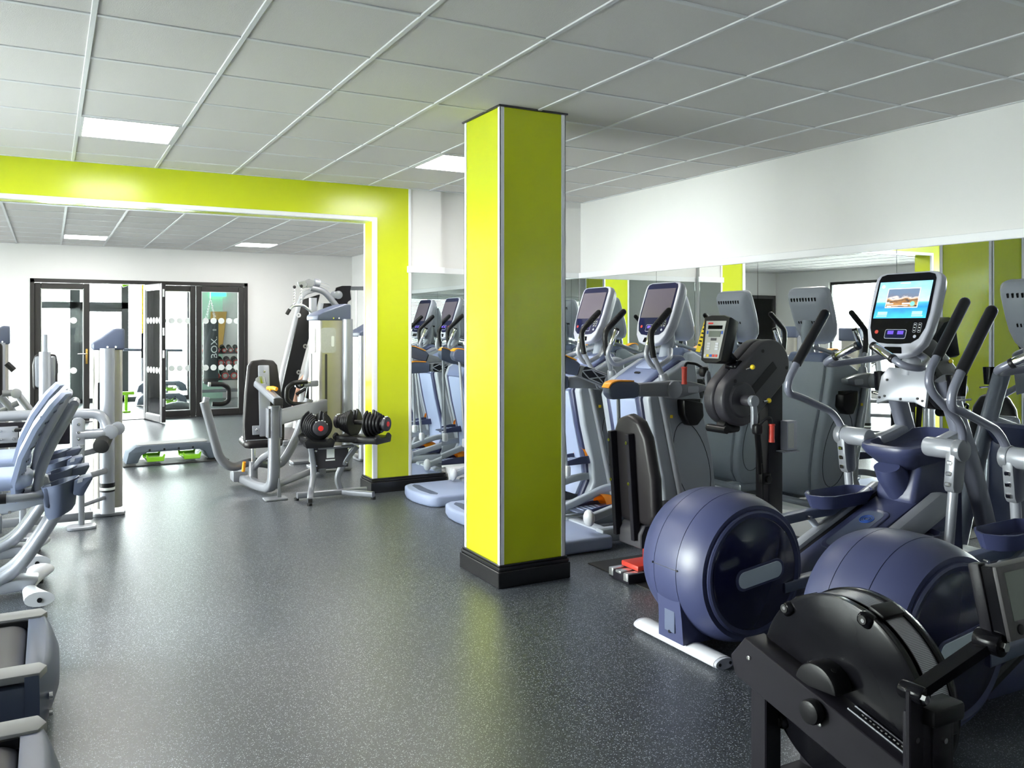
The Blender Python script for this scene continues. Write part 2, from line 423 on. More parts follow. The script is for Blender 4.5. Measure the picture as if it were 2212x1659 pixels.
def wall_with_holes(name, ax, pos, th, u0, u1, z0, z1, holes, m):
    """wall in the plane ax = pos..pos+th, spanning u0..u1 and z0..z1 with rectangular holes (u0, u1, z0, z1)"""
    g = G()
    def bx(a0, a1, b0, b1):
        if a1 - a0 < 1e-4 or b1 - b0 < 1e-4: return
        if ax == 'x': g.b2((pos, a0, b0), (pos + th, a1, b1))
        else: g.b2((a0, pos, b0), (a1, pos + th, b1))
    cur = u0
    for (a, b, c, d) in sorted(holes):
        bx(cur, a, z0, z1); bx(a, b, z0, c); bx(a, b, d, z1); cur = b
    bx(cur, u1, z0, z1)
    return struct(g.obj(name, m))
ZT = 2.9
wall_with_holes('wall_right', 'x', XR, .2, YF, YS + .2, 0, ZT, [], 'white_wall')
wall_with_holes('wall_left', 'x', XL, -.2, YF, YP + .24, 0, ZT, [(3.3, 6.9, .08, 2.5)], 'white_wall')
wall_with_holes('wall_left_far', 'x', XB, -.2, YP, YS + .2, 0, ZT, [(8.1, 12.9, .08, 2.5)], 'white_wall')
wall_with_holes('wall_front', 'y', YF, -.2, XL - .2, XR + .2, 0, ZT, [(-2.3, 3.5, .9, 2.2)], 'white_wall')
wall_with_holes('wall_back', 'y', YB, .16, XB, XR, 0, ZT, [(-.26, 3.02, 0, 2.245)], 'white_wall')
# partition between the two rooms: lime beam and pilasters, white wall with mirror beside it
struct(G().b2((-.78, YP, 2.46), (2.60, YP + .24, ZT)).b2((2.60, YP, 0), (2.955, YP + .24, ZT)).b2((-1.25, YP, 0), (-.78, YP + .24, ZT)).obj('wall_partition', 'lime'))
struct(G().b2((2.955, YP + .005, 0), (3.28, YP + .24, ZT)).b2((3.28, YP + .05, 0), (XR, YP + .24, ZT)).b2((XB, YP, 0), (-1.25, YP + .24, ZT)).obj('wall_partition_white', 'white_wall'))
# white edge trims of the opening
tr = [((-.78, YP - .006, 2.455), (2.60, YP + .03, 2.492)), ((2.596, YP - .006, 0.125), (2.640, YP + .02, 2.492)),
      ((2.596, YP + .21, 0.125), (2.610, YP + .245, 2.46)), ((2.945, YP - .006, .125), (2.972, YP + .02, ZC)),
      ((-.82, YP - .006, 0.125), (-.776, YP + .02, 2.492)), ((-.78, YP + .215, 2.452), (2.60, YP + .245, 2.49))]
for i, (a, b) in enumerate(tr): struct(G().b2(a, b, .003, 1).obj('trim_%d' % (i + 1), 'white_trim'))
# flat white band over the mirrors
struct(G().b2((XR - .035, YF, 2.0), (XR, YP + .05, 2.055), .003, 1).obj('trim_7', 'white_trim'))
struct(G().b2((2.93, YP - .014, 2.0), (3.31, YP + .01, 2.06), .003, 1).b2((3.31, YP + .03, 2.0), (XR - .035, YP + .06, 2.055), .003, 1).obj('trim_8', 'white_trim'))
# white boxed plinth under the mirrors
struct(G().b2((XR - .13, -2.9, 0), (XR, YP + .05, .17), .008).obj('baseboard_right', 'white_trim'))
struct(G().b2((3.34, YP - .07, 0), (XR - .13, YP + .05, .17), .008).obj('baseboard_partition', 'white_trim'))
def skirt(name, x0, y0, x1, y1, parent=None):
    g = G()
    g.b2((x0, y0, 0), (x1, y1, .095), .004, 1); g.b2((x0 + .006, y0 + .006, .095), (x1 - .006, y1 - .006, .118), .006)
    g.b2((x0 + .012, y0 + .012, .118), (x1 - .012, y1 - .012, .13), .003, 1)
    return g.obj(name, 'black_skirt', parent)
struct(skirt('baseboard_pilaster', 2.572, YP - .03, 3.33, YP + .27))
struct(skirt('baseboard_pilaster', -1.28, YP - .03, -.75, YP + .27))
struct(G().b2((3.02, YB - .018, 0), (XR, YB, .10), .004, 1).obj('baseboard_back', 'white_trim'))

# ------------------------------------------------------------------ suspended ceiling
ceil = struct(G().b2((XL - .2, YF - .2, 2.80), (XR + .2, YP + .2, 2.9)).b2((XB - .2, YP + .2, 2.80), (XR + .2, YS + .2, 2.9)).obj('ceiling', 'white_wall'))
LAMPS = {(0, 3), (4, 3), (-4, 3), (0, 15), (4, 15), (-4, 15), (0, 7), (4, 7), (-4, 7)}   # (column, row) of the grid cells that hold a light
GX, GY, GS = 0.162, 3.724, 0.6
cols = range(-10, 9); rows = range(-12, 19)
tile_me = {}
def tile_mesh(w, h):
    k = (round(w, 3), round(h, 3))
    if k not in tile_me: tile_me[k] = G().box((0, 0, .012), (w, h, .022), .004, 1).mesh('ceiling_tile', 'tile')
    return tile_me[k]
far = G(); n_tiles = 0
lamp_src = None
for c in cols:
    for r in rows:
        x0, x1 = GX + c * GS, GX + (c + 1) * GS
        y0, y1 = GY + r * GS, GY + (r + 1) * GS
        if r in (5, 6):   # the partition cuts these rows
            segs = [(y0, min(y1, YP))] if r == 5 else [(max(y0, YP + .24), y1)]
        else: segs = [(y0, y1)]
        for (a, b) in segs:
            xa, xb = max(x0, XL if r <= 5 else XB), min(x1, XR); a2, b2 = max(a, YF), min(b, YB)
            if xb - xa < .05 or b2 - a2 < .05: continue
            if (c, r + 0) in LAMPS:
                continue
            wx, wy = xb - xa - .010, b2 - a2 - .010
            near = (c >= -4 and r >= -5) and not (c < -2 and r > 6) and n_tiles < 300
            if near:
                o = bpy.data.objects.new('ceiling_tile', tile_mesh(wx, wy)); C.objects.link(o)
                o.parent = ceil; o.location = ((xa + xb) / 2, (a2 + b2) / 2, ZC + .004); n_tiles += 1
            else:
                far.box(((xa + xb) / 2, (a2 + b2) / 2, ZC + .016), (wx, wy, .022))
tag(far.obj('ceiling_tiles', 'tile', ceil), kind='stuff')
for c in range(-9, 9):
    x = GX + c * GS
    if x > XR: continue
    for (a, b) in ((YF, YP), (YP + .24, YB))[0 if x > XL else 1:]:
        G().b2((x - .012, a, ZC - .002), (x + .012, b, ZC + .008), .002, 1).obj('grid_bar', 'tbar', ceil)
for r in range(-11, 18):
    y = GY + r * GS
    if YP - .02 < y < YP + .26: continue
    G().b2((XL if y < YP else XB, y - .012, ZC), (XR, y + .012, ZC + .007), .002, 1).obj('grid_bar', 'tbar', ceil)
for (a, b) in (((XL, YP - .02), (XR, YP)), ((XR - .02, YF), (XR, YP)), ((XR - .02, YP + .24), (XR, YB)), ((XB, YB - .02), (XR, YB))):
    G().b2((*a, ZC - .001), (*b, ZC + .008)).obj('edge_angle', 'tbar', ceil)
lamp_lab = {(0, 3): 'lit square ceiling light panel above the floor beside the lime beam', (4, 3): 'lit square ceiling light panel partly behind the lime pillar',
            (-4, 3): 'lit square ceiling light panel near the tall windows of the front room', (0, 15): 'lit ceiling light panel in the far room above the glass doors, over the open leaf',
            (4, 15): 'lit ceiling light panel in the far room beside the corner of the white wall', (-4, 15): 'lit ceiling light panel in the far room by the tall windows',
            (0, 7): 'lit ceiling light panel just behind the lime beam over the opening', (4, 7): 'lit ceiling light panel just behind the lime pilaster',
            (-4, 7): 'lit ceiling light panel behind the white part of the partition'}
for (c, r) in sorted(LAMPS):
    x, y = GX + (c + .5) * GS, GY + (r + .5) * GS
    t = thing('ceiling_light', lamp_lab[(c, r)], 'ceiling light', (x, y, ZC - .004), 0, 'square ceiling light panels')
    g = G()
    for (a, b) in (((-.29, -.29), (.29, -.27)), ((-.29, .27), (.29, .29)), ((-.29, -.27), (-.27, .27)), ((.27, -.27), (.29, .27))): g.b2((*a, 0), (*b, .02))
    g.obj('frame', 'tbar', t)
    G().b2((-.27, -.27, .004), (.27, .27, .014)).obj('diffuser', 'lamp', t)

# ------------------------------------------------------------------ lime pillar in the middle of the room
px0, px1, py0, py1 = 2.305, 2.745, 4.172, 4.625
pl = thing('pillar', 'square lime green pillar with white corner strips and black skirting', 'pillar', ((px0 + px1) / 2, (py0 + py1) / 2, 0))
hx, hy = (px1 - px0) / 2, (py1 - py0) / 2
G().b2((-hx, -hy, 0), (hx, hy, ZC + .02)).obj('shaft', 'lime', pl)
for sx in (-1, 1):
    for sy in (-1, 1):
        G().b2((sx * (hx + .004), sy * (hy + .004), .12), (sx * (hx - .024), sy * (hy + .0), ZC)).b2((sx * (hx + .004), sy * (hy + .004), .12), (sx * (hx), sy * (hy - .024), ZC)).obj('corner_strip', 'white_trim', pl)
skirt('skirting', -hx - .026, -hy - .026, hx + .026, hy + .026, pl)
G().b2((-hx - .015, -hy - .015, ZC - .005), (hx + .015, hy + .015, ZC + .004)).obj('ceiling_collar', 'charcoal', pl)

# ------------------------------------------------------------------ wall mirrors
def mirror(a, b, label, group):
    return tag(G().b2(a, b).obj('wall_mirror', 'mirror'), label, 'mirror', group)
ms = [(6.969, YP + .05), (5.899, 6.969), (4.696, 5.899), (3.515, 4.696), (2.33, 3.515), (1.15, 2.33), (-.05, 1.15), (-1.25, -.05)]
ml = ['narrow mirror strip in the corner of the mirrored white wall', 'tall wall mirror behind the stride trainer closest to the room corner', 'tall wall mirror behind the middle stride trainer',
      'tall wall mirror behind the arm crank ergometer', 'tall wall mirror behind the elliptical with the lit screen', 'tall wall mirror behind the elliptical beside the rowing machine',
      'tall wall mirror past the rowing machine', 'last tall wall mirror of the row past the rowing machine']
for (a, b), l in zip(ms, ml):
    mirror((XR - .022, a + .002, .17), (XR - .001, b - .002, 2.0), l, 'mirrors along the long white wall')
mirror((2.975, YP - .004, .13), (3.28, YP + .004, 2.0), 'narrow wall mirror on the pilaster beside the lime jamb', 'mirrors on the partition')
mirror((3.283, YP + .04, .17), (XR - .03, YP + .05, 2.0), 'wide wall mirror on the recessed partition wall in the corner', 'mirrors on the partition')

# ------------------------------------------------------------------ windows of the left wall and the wall with blinds
def window(n, ax, pos, u0, u1, z0, z1, bays, rail=None):
    o = G()
    def bx(g, a0, a1, b0, b1, d0, d1):
        if ax == 'x': g.b2((pos + d0, a0, b0), (pos + d1, a1, b1), .004, 1)
        else: g.b2((a0, pos + d0, b0), (a1, pos + d1, b1), .004, 1)
    f = .06
    bx(o, u0, u1, z0, z0 + f, -.14, -.06); bx(o, u0, u1, z1 - f, z1, -.14, -.06)
    W = (u1 - u0) / bays
    for k in range(bays + 1):
        c = u0 + k * W; bx(o, max(u0, c - .035), min(u1, c + .035), z0, z1, -.14, -.06)
    if rail: bx(o, u0, u1, rail - .03, rail + .03, -.14, -.06)
    w_ = struct(o.obj('window_%d' % n, 'door_frame'))
    for k in range(bays):
        g = G(); bx(g, u0 + k * W + .035, u0 + (k + 1) * W - .035, z0 + f, z1 - f, -.105, -.097); g.obj('pane', 'glass', w_)
    return w_
window(1, 'x', XL, 3.3, 6.9, .08, 2.5, 3)
window(2, 'x', XB, 8.1, 12.9, .08, 2.5, 4)
w3 = window(3, 'y', YF, -2.3, 3.5, .9, 2.2, 4)
bl = thing('venetian_blind', 'closed grey venetian blind across the window opposite the partition mirror', 'blind', (.6, YF + .06, 0))
sl = G().box((0, 0, 0), (5.9, .03, .002), R=RX(math.radians(62))).mesh('slat', 'blind')
for k in range(44):
    o = bpy.data.objects.new('slat', sl); C.objects.link(o); o.parent = bl; o.location = (0, 0, .90 + k * .03)
G().b2((-2.97, -.03, 2.2), (2.97, .03, 2.25), .005).obj('head_rail', 'white_trim', bl)

# ------------------------------------------------------------------ folding glass doors in the back wall
fr = G()
for (a, b) in (((-.26, 0), (-.20, 2.245)), ((2.96, 0), (3.02, 2.245)), ((-.26, 2.185), (3.02, 2.245))):
    fr.b2((a[0], YB - .03, a[1]), (b[0], YB + .10, b[1]), .004, 1)
fr.b2((-.26, YB - .02, 0), (3.02, YB + .10, .012))
struct(fr.obj('trim_9', 'door_frame'))
dot_me = G().cyl((0, -.002, 0), (0, .002, 0), .05, n=20).mesh('glass_dot', 'print_white')
def leaf(n, loc, rz, wd, handle=None, hinge=False):
    g = G(); s_, b_, h_ = .088, .10, 2.165
    g.b2((0, -.032, 0), (s_, .032, h_), .006, 1); g.b2((wd - s_, -.032, 0), (wd, .032, h_), .006, 1)
    g.b2((s_, -.032, 0), (wd - s_, .032, b_), .006, 1); g.b2((s_, -.032, h_ - .09), (wd - s_, .032, h_), .006, 1)
    o = struct(g.obj('door_%d' % n, 'door_frame')); o.location = loc; o.rotation_euler = (0, 0, rz)
    G().b2((s_ - .01, -.006, b_ - .01), (wd - s_ + .01, .006, h_ - .08)).obj('pane', 'glass', o)
    g = G()
    for (a, b) in (((s_, b_), (s_ + .012, h_ - .09)), ((wd - s_ - .012, b_), (wd - s_, h_ - .09)), ((s_, b_), (wd - s_, b_ + .012)), ((s_, h_ - .102), (wd - s_, h_ - .09))):
        g.b2((a[0], -.02, a[1]), (b[0], -.007, b[1]))
    g.obj('glazing_bead', 'alu', o)
    k = 0
    while s_ + .07 + k * .127 < wd - s_ - .03:
        for z in (.80, 1.585):
            d = bpy.data.objects.new('glass_dot', dot_me); C.objects.link(d); d.parent = o; d.location = (s_ + .07 + k * .127, -.010, z)
        k += 1
    if handle:
        hx_ = wd - .044 if handle > 0 else .044
        hp = G().b2((hx_ - .016, -.042, .90), (hx_ + .016, -.03, 1.14), .014).obj('handle_plate', 'brass', o)
        G().tube([(hx_, -.036, 1.06), (hx_, -.085, 1.06), (hx_ - .13 * handle, -.085, 1.06)], .009, fil=.02).obj('lever', 'chrome', hp)
    if hinge:
        for z in (.25, 1.0, 1.35, 1.95):
            G().b2((wd - .004, -.02, z), (wd + .004, .01, z + .12)).obj('lock_strike', 'chrome', o)
    return o
leaf(1, (-.20, YB + .02, .015), 0, .77, handle=1)
leaf(2, (1.385, YB - .01, .015), math.radians(-76), .80, hinge=True)
leaf(3, (1.38, YB + .02, .015), 0, .79)
leaf(4, (2.175, YB + .02, .015), 0, .785)

# ------------------------------------------------------------------ studio beyond the doors
wall_with_holes('wall_studio_far', 'y', YS, .18, -1.2, XR, 0, ZT, [(-1.0, 2.62, .0, 2.55)], 'white_wall')
wall_with_holes('wall_studio_side', 'x', -1.2, -.15, YB + .16, YS + .18, 0, ZT, [(15.2, 17.6, .3, 2.5)], 'white_wall')
struct(G().b2((2.75, YS - .02, 0), (3.25, YS - .001, ZT)).obj('trim_10', 'green_wall'))
fw = G()
for (x0, x1, z0, z1) in ((-1.0, 2.62, 0, .09), (-1.0, 2.62, 2.47, 2.55), (-1.0, -.93, 0, 2.55), (2.55, 2.62, 0, 2.55), (.36, .54, 0, 2.55), (-1.0, 1.42, 1.86, 1.99),
                         (1.29, 1.42, 0, 2.55), (.54, .62, 0, 1.99), (.54, 1.29, 1.80, 1.88), (-.93, .36, .12, .24)):
    fw.b2((x0, YS + .03, z0), (x1, YS + .11, z1), .005, 1)
fwo = struct(fw.obj('window_4', mat('grey_window_frame', (0.05, 0.06, 0.065), 0.4, var=0.05)))
for (x0, x1, z0, z1) in ((-.93, .36, .24, 1.86), (.62, 1.29, .09, 1.80), (-.93, .36, 1.99, 2.47), (.54, 1.29, 1.99, 2.47), (1.42, 2.55, .09, 2.47)):
    G().b2((x0, YS + .065, z0), (x1, YS + .073, z1)).obj('pane', 'glass', fwo)
# ------------------------------------------------------------------ shared console
def console(parent, x, y, z, tilt, on=False, name='console', neck=None):
    """display head; local axes before placing: y across, z up the face, -x towards the user"""
    X = TR(x, y, z) @ RY(math.radians(tilt))
    half = [(.135, .245), (.175, .238), (.197, .215), (.202, .17), (.199, .02), (.190, -.09), (.165, -.175), (.115, -.232), (.05, -.250)]
    full = [(a, b) for a, b in half] + [(-a, b) for a, b in reversed(half)]
    sc = lambda k, kk, dz=0: [(a * k, b * kk + dz) for a, b in full]
    sh = G().prism(full, 'x', 0, .052, .012, 3).xf(X).obj(name, 'console_white', parent)
    G().loft([[(c, a * k, b * k + dz) for a, b in full] for c, k, dz in ((.05, .97, 0), (.075, .93, 0), (.105, .80, -.005), (.12, .60, -.01))]).xf(X).obj('back_shell', 'console_white', sh)
    # raised vent slots on the back
    for k in range(9): G().box((.113, -.12 + k * .03, .165), (.012, .012, .03), .002, 1).xf(X).obj('vent_slot', 'black_plastic', sh)
    for k in range(9): G().box((.121, -.09 + k * .0225, -.03), (.012, .008, .022), .002, 1).xf(X).obj('vent_slot', 'black_plastic', sh)
    # dark glass front
    inner = [(.128, .232), (.160, .222), (.171, .198), (.174, .0), (.165, -.085), (.140, -.145), (.10, -.172), (.04, -.178)]
    inner = inner + [(-a, b) for a, b in reversed(inner)]
    G().prism(inner, 'x', -.004, .004, 0).xf(X).obj('glass_front', 'navy_gloss' if not on else 'black_gloss', sh)
    if on:
        sc_ = G().b2((-.0062, -.158, -.03), (-.0042, .158, .185)).xf(X).obj('screen', 'screen_on', sh)
        G().b2((-.0066, -.098, .030), (-.0063, .098, .145)).xf(X).obj('picture_border', 'screen_text', sc_)
        G().b2((-.0074, -.094, .034), (-.0067, .094, .141)).xf(X).obj('picture', 'picture', sc_)
        for (y0, y1, z0, z1, m) in ((.05, .09, .052, .056, 'screen_text'), (-.05, -.005, .050, .058, 'screen_text'), (-.04, .088, .040, .043, 'screen_text'), (.06, .088, .036, .038, 'screen_text'),
                                    (-.03, .03, .172, .177, 'screen_text'), (.075, .135, -.012, .008, 'screen_aqua'), (-.135, -.075, -.012, .008, 'screen_aqua'),
                                    (.075, .14, -.022, -.015, 'screen_aqua'), (-.14, -.075, -.022, -.015, 'screen_aqua'), (.075, .095, .060, .064, 'screen_text')):
            G().b2((-.0080, y0, z0), (-.0076, y1, z1)).xf(X).obj('screen_item', m, sc_)
        G().cyl((-.0082, -.066, .052), (-.0076, -.066, .052), .014, n=16).xf(X).obj('screen_badge', 'screen_green', sc_)
        G().cyl((-.0080, .132, .158), (-.0076, .132, .158), .010, n=16).xf(X).obj('screen_badge', 'screen_text', sc_)
    else:
        G().b2((-.006, -.158, -.04), (-.0042, .158, .188)).xf(X).obj('screen', 'dark_screen', sh)
    # key area
    G().prism(rect(.13, .055, .01, 3, 0, -.122), 'x', -.0056, -.0046).xf(X).obj('key_frame', 'console_white', sh)
    G().prism(rect(.124, .049, .009, 3, 0, -.122), 'x', -.0062, -.0050).xf(X).obj('key_panel', 'navy_gloss', sh)
    for yy in (-.03, .03): G().b2((-.0068, yy - .018, -.124), (-.0060, yy + .018, -.104)).xf(X).obj('small_display', 'screen_violet', sh)
    for yy in (-.108, -.136):
        G().prism(rect(.019, .055, .006, 3, yy, -.085), 'x', -.0058, -.0044).xf(X).obj('key', 'console_white', sh)
        G().prism(rect(.016, .051, .005, 3, yy, -.085), 'x', -.0064, -.0050).xf(X).obj('key', 'black_gloss', sh)
        for q in (-.016, 0, .016): G().b2((-.0069, yy - .004, -.087 + q), (-.0062, yy + .004, -.083 + q)).xf(X).obj('key_mark', 'print_white', sh)
    G().cyl((-.0066, .118, -.11), (-.0044, .118, -.11), .011, n=16).xf(X).obj('stop_key', 'red', sh)
    G().cyl((-.0066, -.118, -.135), (-.0044, -.118, -.135), .009, n=16).xf(X).obj('key', 'console_white', sh)
    # dark rest slot with the lip below the glass
    G().prism([(-.06, -.232), (.06, -.232), (.05, -.195), (-.05, -.195)], 'x', -.006, .01, .003, 1).xf(X).obj('rest_slot', 'black_gloss', sh)
    return sh

# ------------------------------------------------------------------ stride trainers (long moving arms, orange toe cups)
def stride_trainer():
    t = thing('stride_trainer', '', 'exercise machine')
    # rear step plate
    pl_ = [(.03, -.27), (-.01, -.14), (-.022, 0), (-.01, .14), (.03, .27), (.09, .32), (.60, .33), (.60, -.33), (.09, -.32)]
    G().prism(pl_, 'z', .0, .095, .022, 3).obj('step_plate', 'bluegrey', t)
    G().prism([(.07, -.2), (.05, 0), (.07, .2), (.11, .25), (.14, .2), (.13, 0), (.14, -.2), (.11, -.25)], 'z', .0945, .0965).obj('plate_decal', 'slate', t)
    # floor frame
    fr_ = G()
    for s_ in (-1, 1): fr_.box((1.08, s_ * .22, .075), (1.04, .09, .09), .015)
    fr_.box((1.58, 0, .07), (.10, .60, .08), .02).box((.62, 0, .07), (.10, .5, .08), .02)
    fo = fr_.obj('floor_frame', 'grey_panel', t)
    for s_ in (-1, 1): G().cyl((1.60, s_ * .27, .0), (1.60, s_ * .27, .035), .035).obj('foot', 'rubber', fo)
    # tower body
    prof = [(.99, .10), (1.50, .10), (1.555, .20), (1.56, .34), (1.52, .60), (1.44, .88), (1.39, 1.10), (1.375, 1.24), (1.30, 1.26), (1.12, 1.17), (.97, 1.08), (.935, .99), (.985, .72), (1.06, .42), (1.075, .26)]
    for s_ in (-1, 1):
        sd = G().prism(prof, 'y', s_ * .205, s_ * .285, .022, 3).obj('side_panel', 'grey_panel', t)
        # inset oval seam
        ov = [(1.33 + .155 * math.cos(a) - .10 * math.sin(a) * .8, .52 + .30 * math.sin(a), ) for a in [2 * PI * k / 28 for k in range(28)]]
        G().tube([(x_, s_ * .286, z_) for x_, z_ in ov] + [(ov[0][0], s_ * .286, ov[0][1])], .0022, n=5).obj('panel_seam', 'black_plastic', sd)
        G().prism([(x_ - .012, z_) for x_, z_ in prof], 'y', s_ * .155, s_ * .205, .012, 2).obj('edge_strip', 'navy', t)
        # slanted silver frame tube beside the panel
        G().tube([(1.02, s_ * .305, 1.06), (1.24, s_ * .305, .16)], .022).obj('frame_tube', 'silver_light', t)
        sq = G().box((1.10, s_ * .331, .87), (.022, .004, .022)).obj('caution_label', 'yellow', sd)
    pr2 = [(.975, .15), (1.2, .13), (1.2, 1.05), (.985, 1.04), (.915, .985), (.965, .72), (1.035, .42), (1.045, .28)]
    G().prism(pr2, 'y', -.156, .156, .02, 2).obj('front_panel', 'bluegrey', t)
    G().prism([(1.18, .12), (1.52, .12), (1.575, .22), (1.58, .34), (1.54, .60), (1.46, .88), (1.41, 1.10), (1.392, 1.22), (1.18, 1.16)], 'y', -.21, .21, .02, 2).obj('nose_panel', 'grey_panel', t)
    # hood over the tower with recessed tray
    hood = [(.90, .985), (.955, 1.09), (1.11, 1.19), (1.27, 1.275), (1.345, 1.30), (1.385, 1.24), (1.37, 1.10), (1.15, .99)]
    h = G().prism(hood, 'y', -.19, .19, .035, 3).obj('hood', 'hood_blue', t)
    G().prism(rect(.13, .20, .03, 4), 'z', 0, .006, .002, 1).xf(TR(1.17, 0, 1.222) @ RY(math.radians(-27))).obj('hood_tray', 'bluegrey', h)
    G().prism(rect(.02, .06, .008, 3), 'z', 0, .004).xf(TR(1.06, 0, 1.163) @ RY(math.radians(-30))).obj('hood_slot', 'black_plastic', h)
    # neck and console
    G().tube([(1.30, 0, 1.22), (1.36, 0, 1.42), (1.34, 0, 1.55)], .045, fil=.05).obj('neck', 'grey_panel', t)
    console(t, 1.235, 0, 1.605, 19)
    # fixed handlebars with pulse grips
    for s_ in (-1, 1):
        fh = G().tube([(1.33, s_ * .05, 1.33), (1.20, s_ * .20, 1.27), (1.02, s_ * .235, 1.20), (.955, s_ * .225, 1.30), (.985, s_ * .215, 1.37)], .018, fil=.07).obj('fixed_handle', 'silver_light', t)
        G().cyl((.985, s_ * .215, 1.365), (1.025, s_ * .205, 1.475), .021, bev=.004).obj('pulse_grip', 'chrome', fh)
        G().cyl((1.024, s_ * .205, 1.472), (1.031, s_ * .203, 1.49), .022, bev=.004).obj('grip_cap', 'black_plastic', fh)
    # moving handles: silver stem in a cone socket, rubber upper grip
    for s_ in (-1, 1):
        mh = G().tube([(1.05, s_ * .30, 1.15), (1.02, s_ * .285, 1.22), (.985, s_ * .275, 1.30)], .018, fil=.05).obj('moving_handle', 'silver_light', t)
        G().tube([(.988, s_ * .275, 1.285), (.968, s_ * .27, 1.40), (.97, s_ * .268, 1.47), (1.135, s_ * .262, 1.615)], [.0215, .0215, .0225, .0235], fil=.09).obj('rubber_grip', 'black_plastic', mh)
        G().sph((1.135, s_ * .262, 1.615), .0235, 12).obj('grip_end', 'black_plastic', mh)
        rb = G()
        for k in range(7):
            u = .35 + k * .08
            p = V(.97, s_ * .268, 1.47).lerp(V(1.135, s_ * .262, 1.615), u)
            d = (V(1.135, 0, 1.615) - V(.97, 0, 1.47)).normalized()
            rb.cyl(p - d * .003, p + d * .003, .0245, n=14)
        rb.obj('grip_ridges', 'black_plastic', mh)
        G().cyl((1.07, s_ * .31, 1.085), (1.045, s_ * .298, 1.17), .042, .030, bev=.008).obj('socket_cone', 'silver_light', mh)
    # swinging upper arms, one level and one raised at its tail
    for s_, ang in ((-1, 1.5), (1, 20)):
        A = TR(1.08, s_ * .37, 1.065) @ RY(math.radians(ang))
        bar = [(-.32, -.045), (-.05, -.05), (.02, -.062), (.14, -.04), (.27, -.012), (.28, .03), (.12, .058), (0, .062), (-.32, .042)]
        ar = G().prism(bar, 'y', -.035, .035, .014, 2).xf(A).obj('swing_arm', 'silver', t)
        G().cyl((-.02, -.05, 0), (-.02, .05, 0), .062, bev=.006).xf(A).obj('pivot_cap', 'silver_light', ar)
        end = [(-.57, -.03), (-.54, -.062), (-.36, -.055), (-.325, -.045), (-.325, .045), (-.36, .056), (-.50, .058), (-.55, .045), (-.575, .012)]
        G().prism(end, 'y', -.042, .042, .014, 3).xf(A).obj('arm_end', 'slate', ar)
        G().tube([(-.575, 0, .014), (-.555, 0, .048), (-.50, 0, .062), (-.37, 0, .060)], .5, prof=[(-.078, -.006), (.078, -.006), (.078, .010), (-.078, .010)], fil=.02, up=(0, 1, 0) if False else None).xf(A).obj('orange_edge', 'orange', ar)
        # open web on the inner face
        wb = G(); yy = -s_ * .044
        cells = [(-.30, 0), (-.22, .036), (-.14, 0), (-.22, -.036), (-.06, .036), (.0, .0), (-.06, -.036)]
        for i, j in ((0, 1), (1, 2), (2, 3), (3, 0), (2, 4), (4, 5), (5, 6), (6, 2), (1, 4), (3, 6)):
            a, b = cells[i], cells[j]; wb.tube([(a[0], yy, a[1]), (b[0], yy, b[1])], .005, n=6)
        wb.xf(A).obj('web_ribs', 'silver_light', ar)
        G().prism(rect(.24, .088, .02, 3, -.17, 0), 'y', min(yy, yy * .82), max(yy, yy * .82) - .002).xf(A).obj('web_backing', 'black_plastic', ar)
        G().prism(rect(.10, .045, .012, 3, .15, .0), 'y', s_ * .034, s_ * .038).xf(A).obj('arm_label', 'console_white', ar)
        # hanging link to the foot lever
        p0 = A @ V(-.47, 0, -.055)
        ft = V(.66, s_ * .33, .36 if s_ < 0 else .42)
        G().tube([p0, ft], .013).obj('link_rod', 'silver_light', t)
        G().box(ft, (.05, .06, .085), .018, 3).obj('link_joint', 'white_plastic', t)
    # foot levers with trays and orange toe cups
    for s_, zt, dz, xo in ((-1, .44, -.10, .20), (1, .17, -.14, .02)):
        y_ = s_ * .16
        lv = G().tube([(1.30, y_ * 1.15, .30), (.95, y_ * 1.3, .30), (.50, y_ * 1.35, .30 + dz)], .5, prof=RECTP(.09, .11), fil=.1).obj('foot_lever', 'grey_panel', t)
        G().sph((.48, y_ * 1.35, .30 + dz), (.035, .05, .058), 14).obj('lever_cap', 'white_plastic', lv)
        G().cyl((1.36, y_ * 1.15 - .08, .31), (1.36, y_ * 1.15 + .08, .31), .05, bev=.008).obj('lever_pivot', 'white_plastic', lv)
        tray = [(.57, -.075), (.62, -.09), (.95, -.08), (.98, -.05), (.98, .05), (.95, .08), (.62, .09), (.57, .075)]
        pd = G().prism([(a + xo, b + y_) for a, b in tray], 'z', zt - .012, zt, .004, 1).obj('pedal', 'slate', t)
        for k in range(2):
            q = .088 * (1 - 2 * k)
            G().prism([(.62 + xo, zt - .035), (.96 + xo, zt - .03), (.98 + xo, zt + .035), (.78 + xo, zt + .028), (.64 + xo, zt + .004)], 'y', y_ + q - .006, y_ + q + .006, .003, 1).obj('pedal_side', 'navy', pd)
        gr = G()
        for k in range(5): gr.box((.64 + xo + k * .045, y_, zt + .002), (.015, .12, .004), .001, 1)
        gr.obj('pedal_tread', 'bluegrey', pd)
        # toe cup: half dome, open to the rear
        rings = []
        for u in range(7):
            a = u / 6 * PI / 2
            rings.append([(.82 + xo + .15 * math.sin(a), y_ + .088 * math.cos(PI * v / 10) * math.cos(a * .8), zt + .092 * math.sin(PI * v / 10) * math.cos(a * .8)) for v in range(11)])
        cup = G(); tb = bmesh.new()
        Rg = [[tb.verts.new(p) for p in r] for r in rings]
        for A_, B_ in zip(Rg, Rg[1:]):
            for k in range(10): tb.faces.new((A_[k], A_[k + 1], B_[k + 1], B_[k]))
        bmesh.ops.solidify(tb, geom=tb.faces[:], thickness=.007)
        cup.add(tb); cup.obj('toe_cup', 'orange', pd)
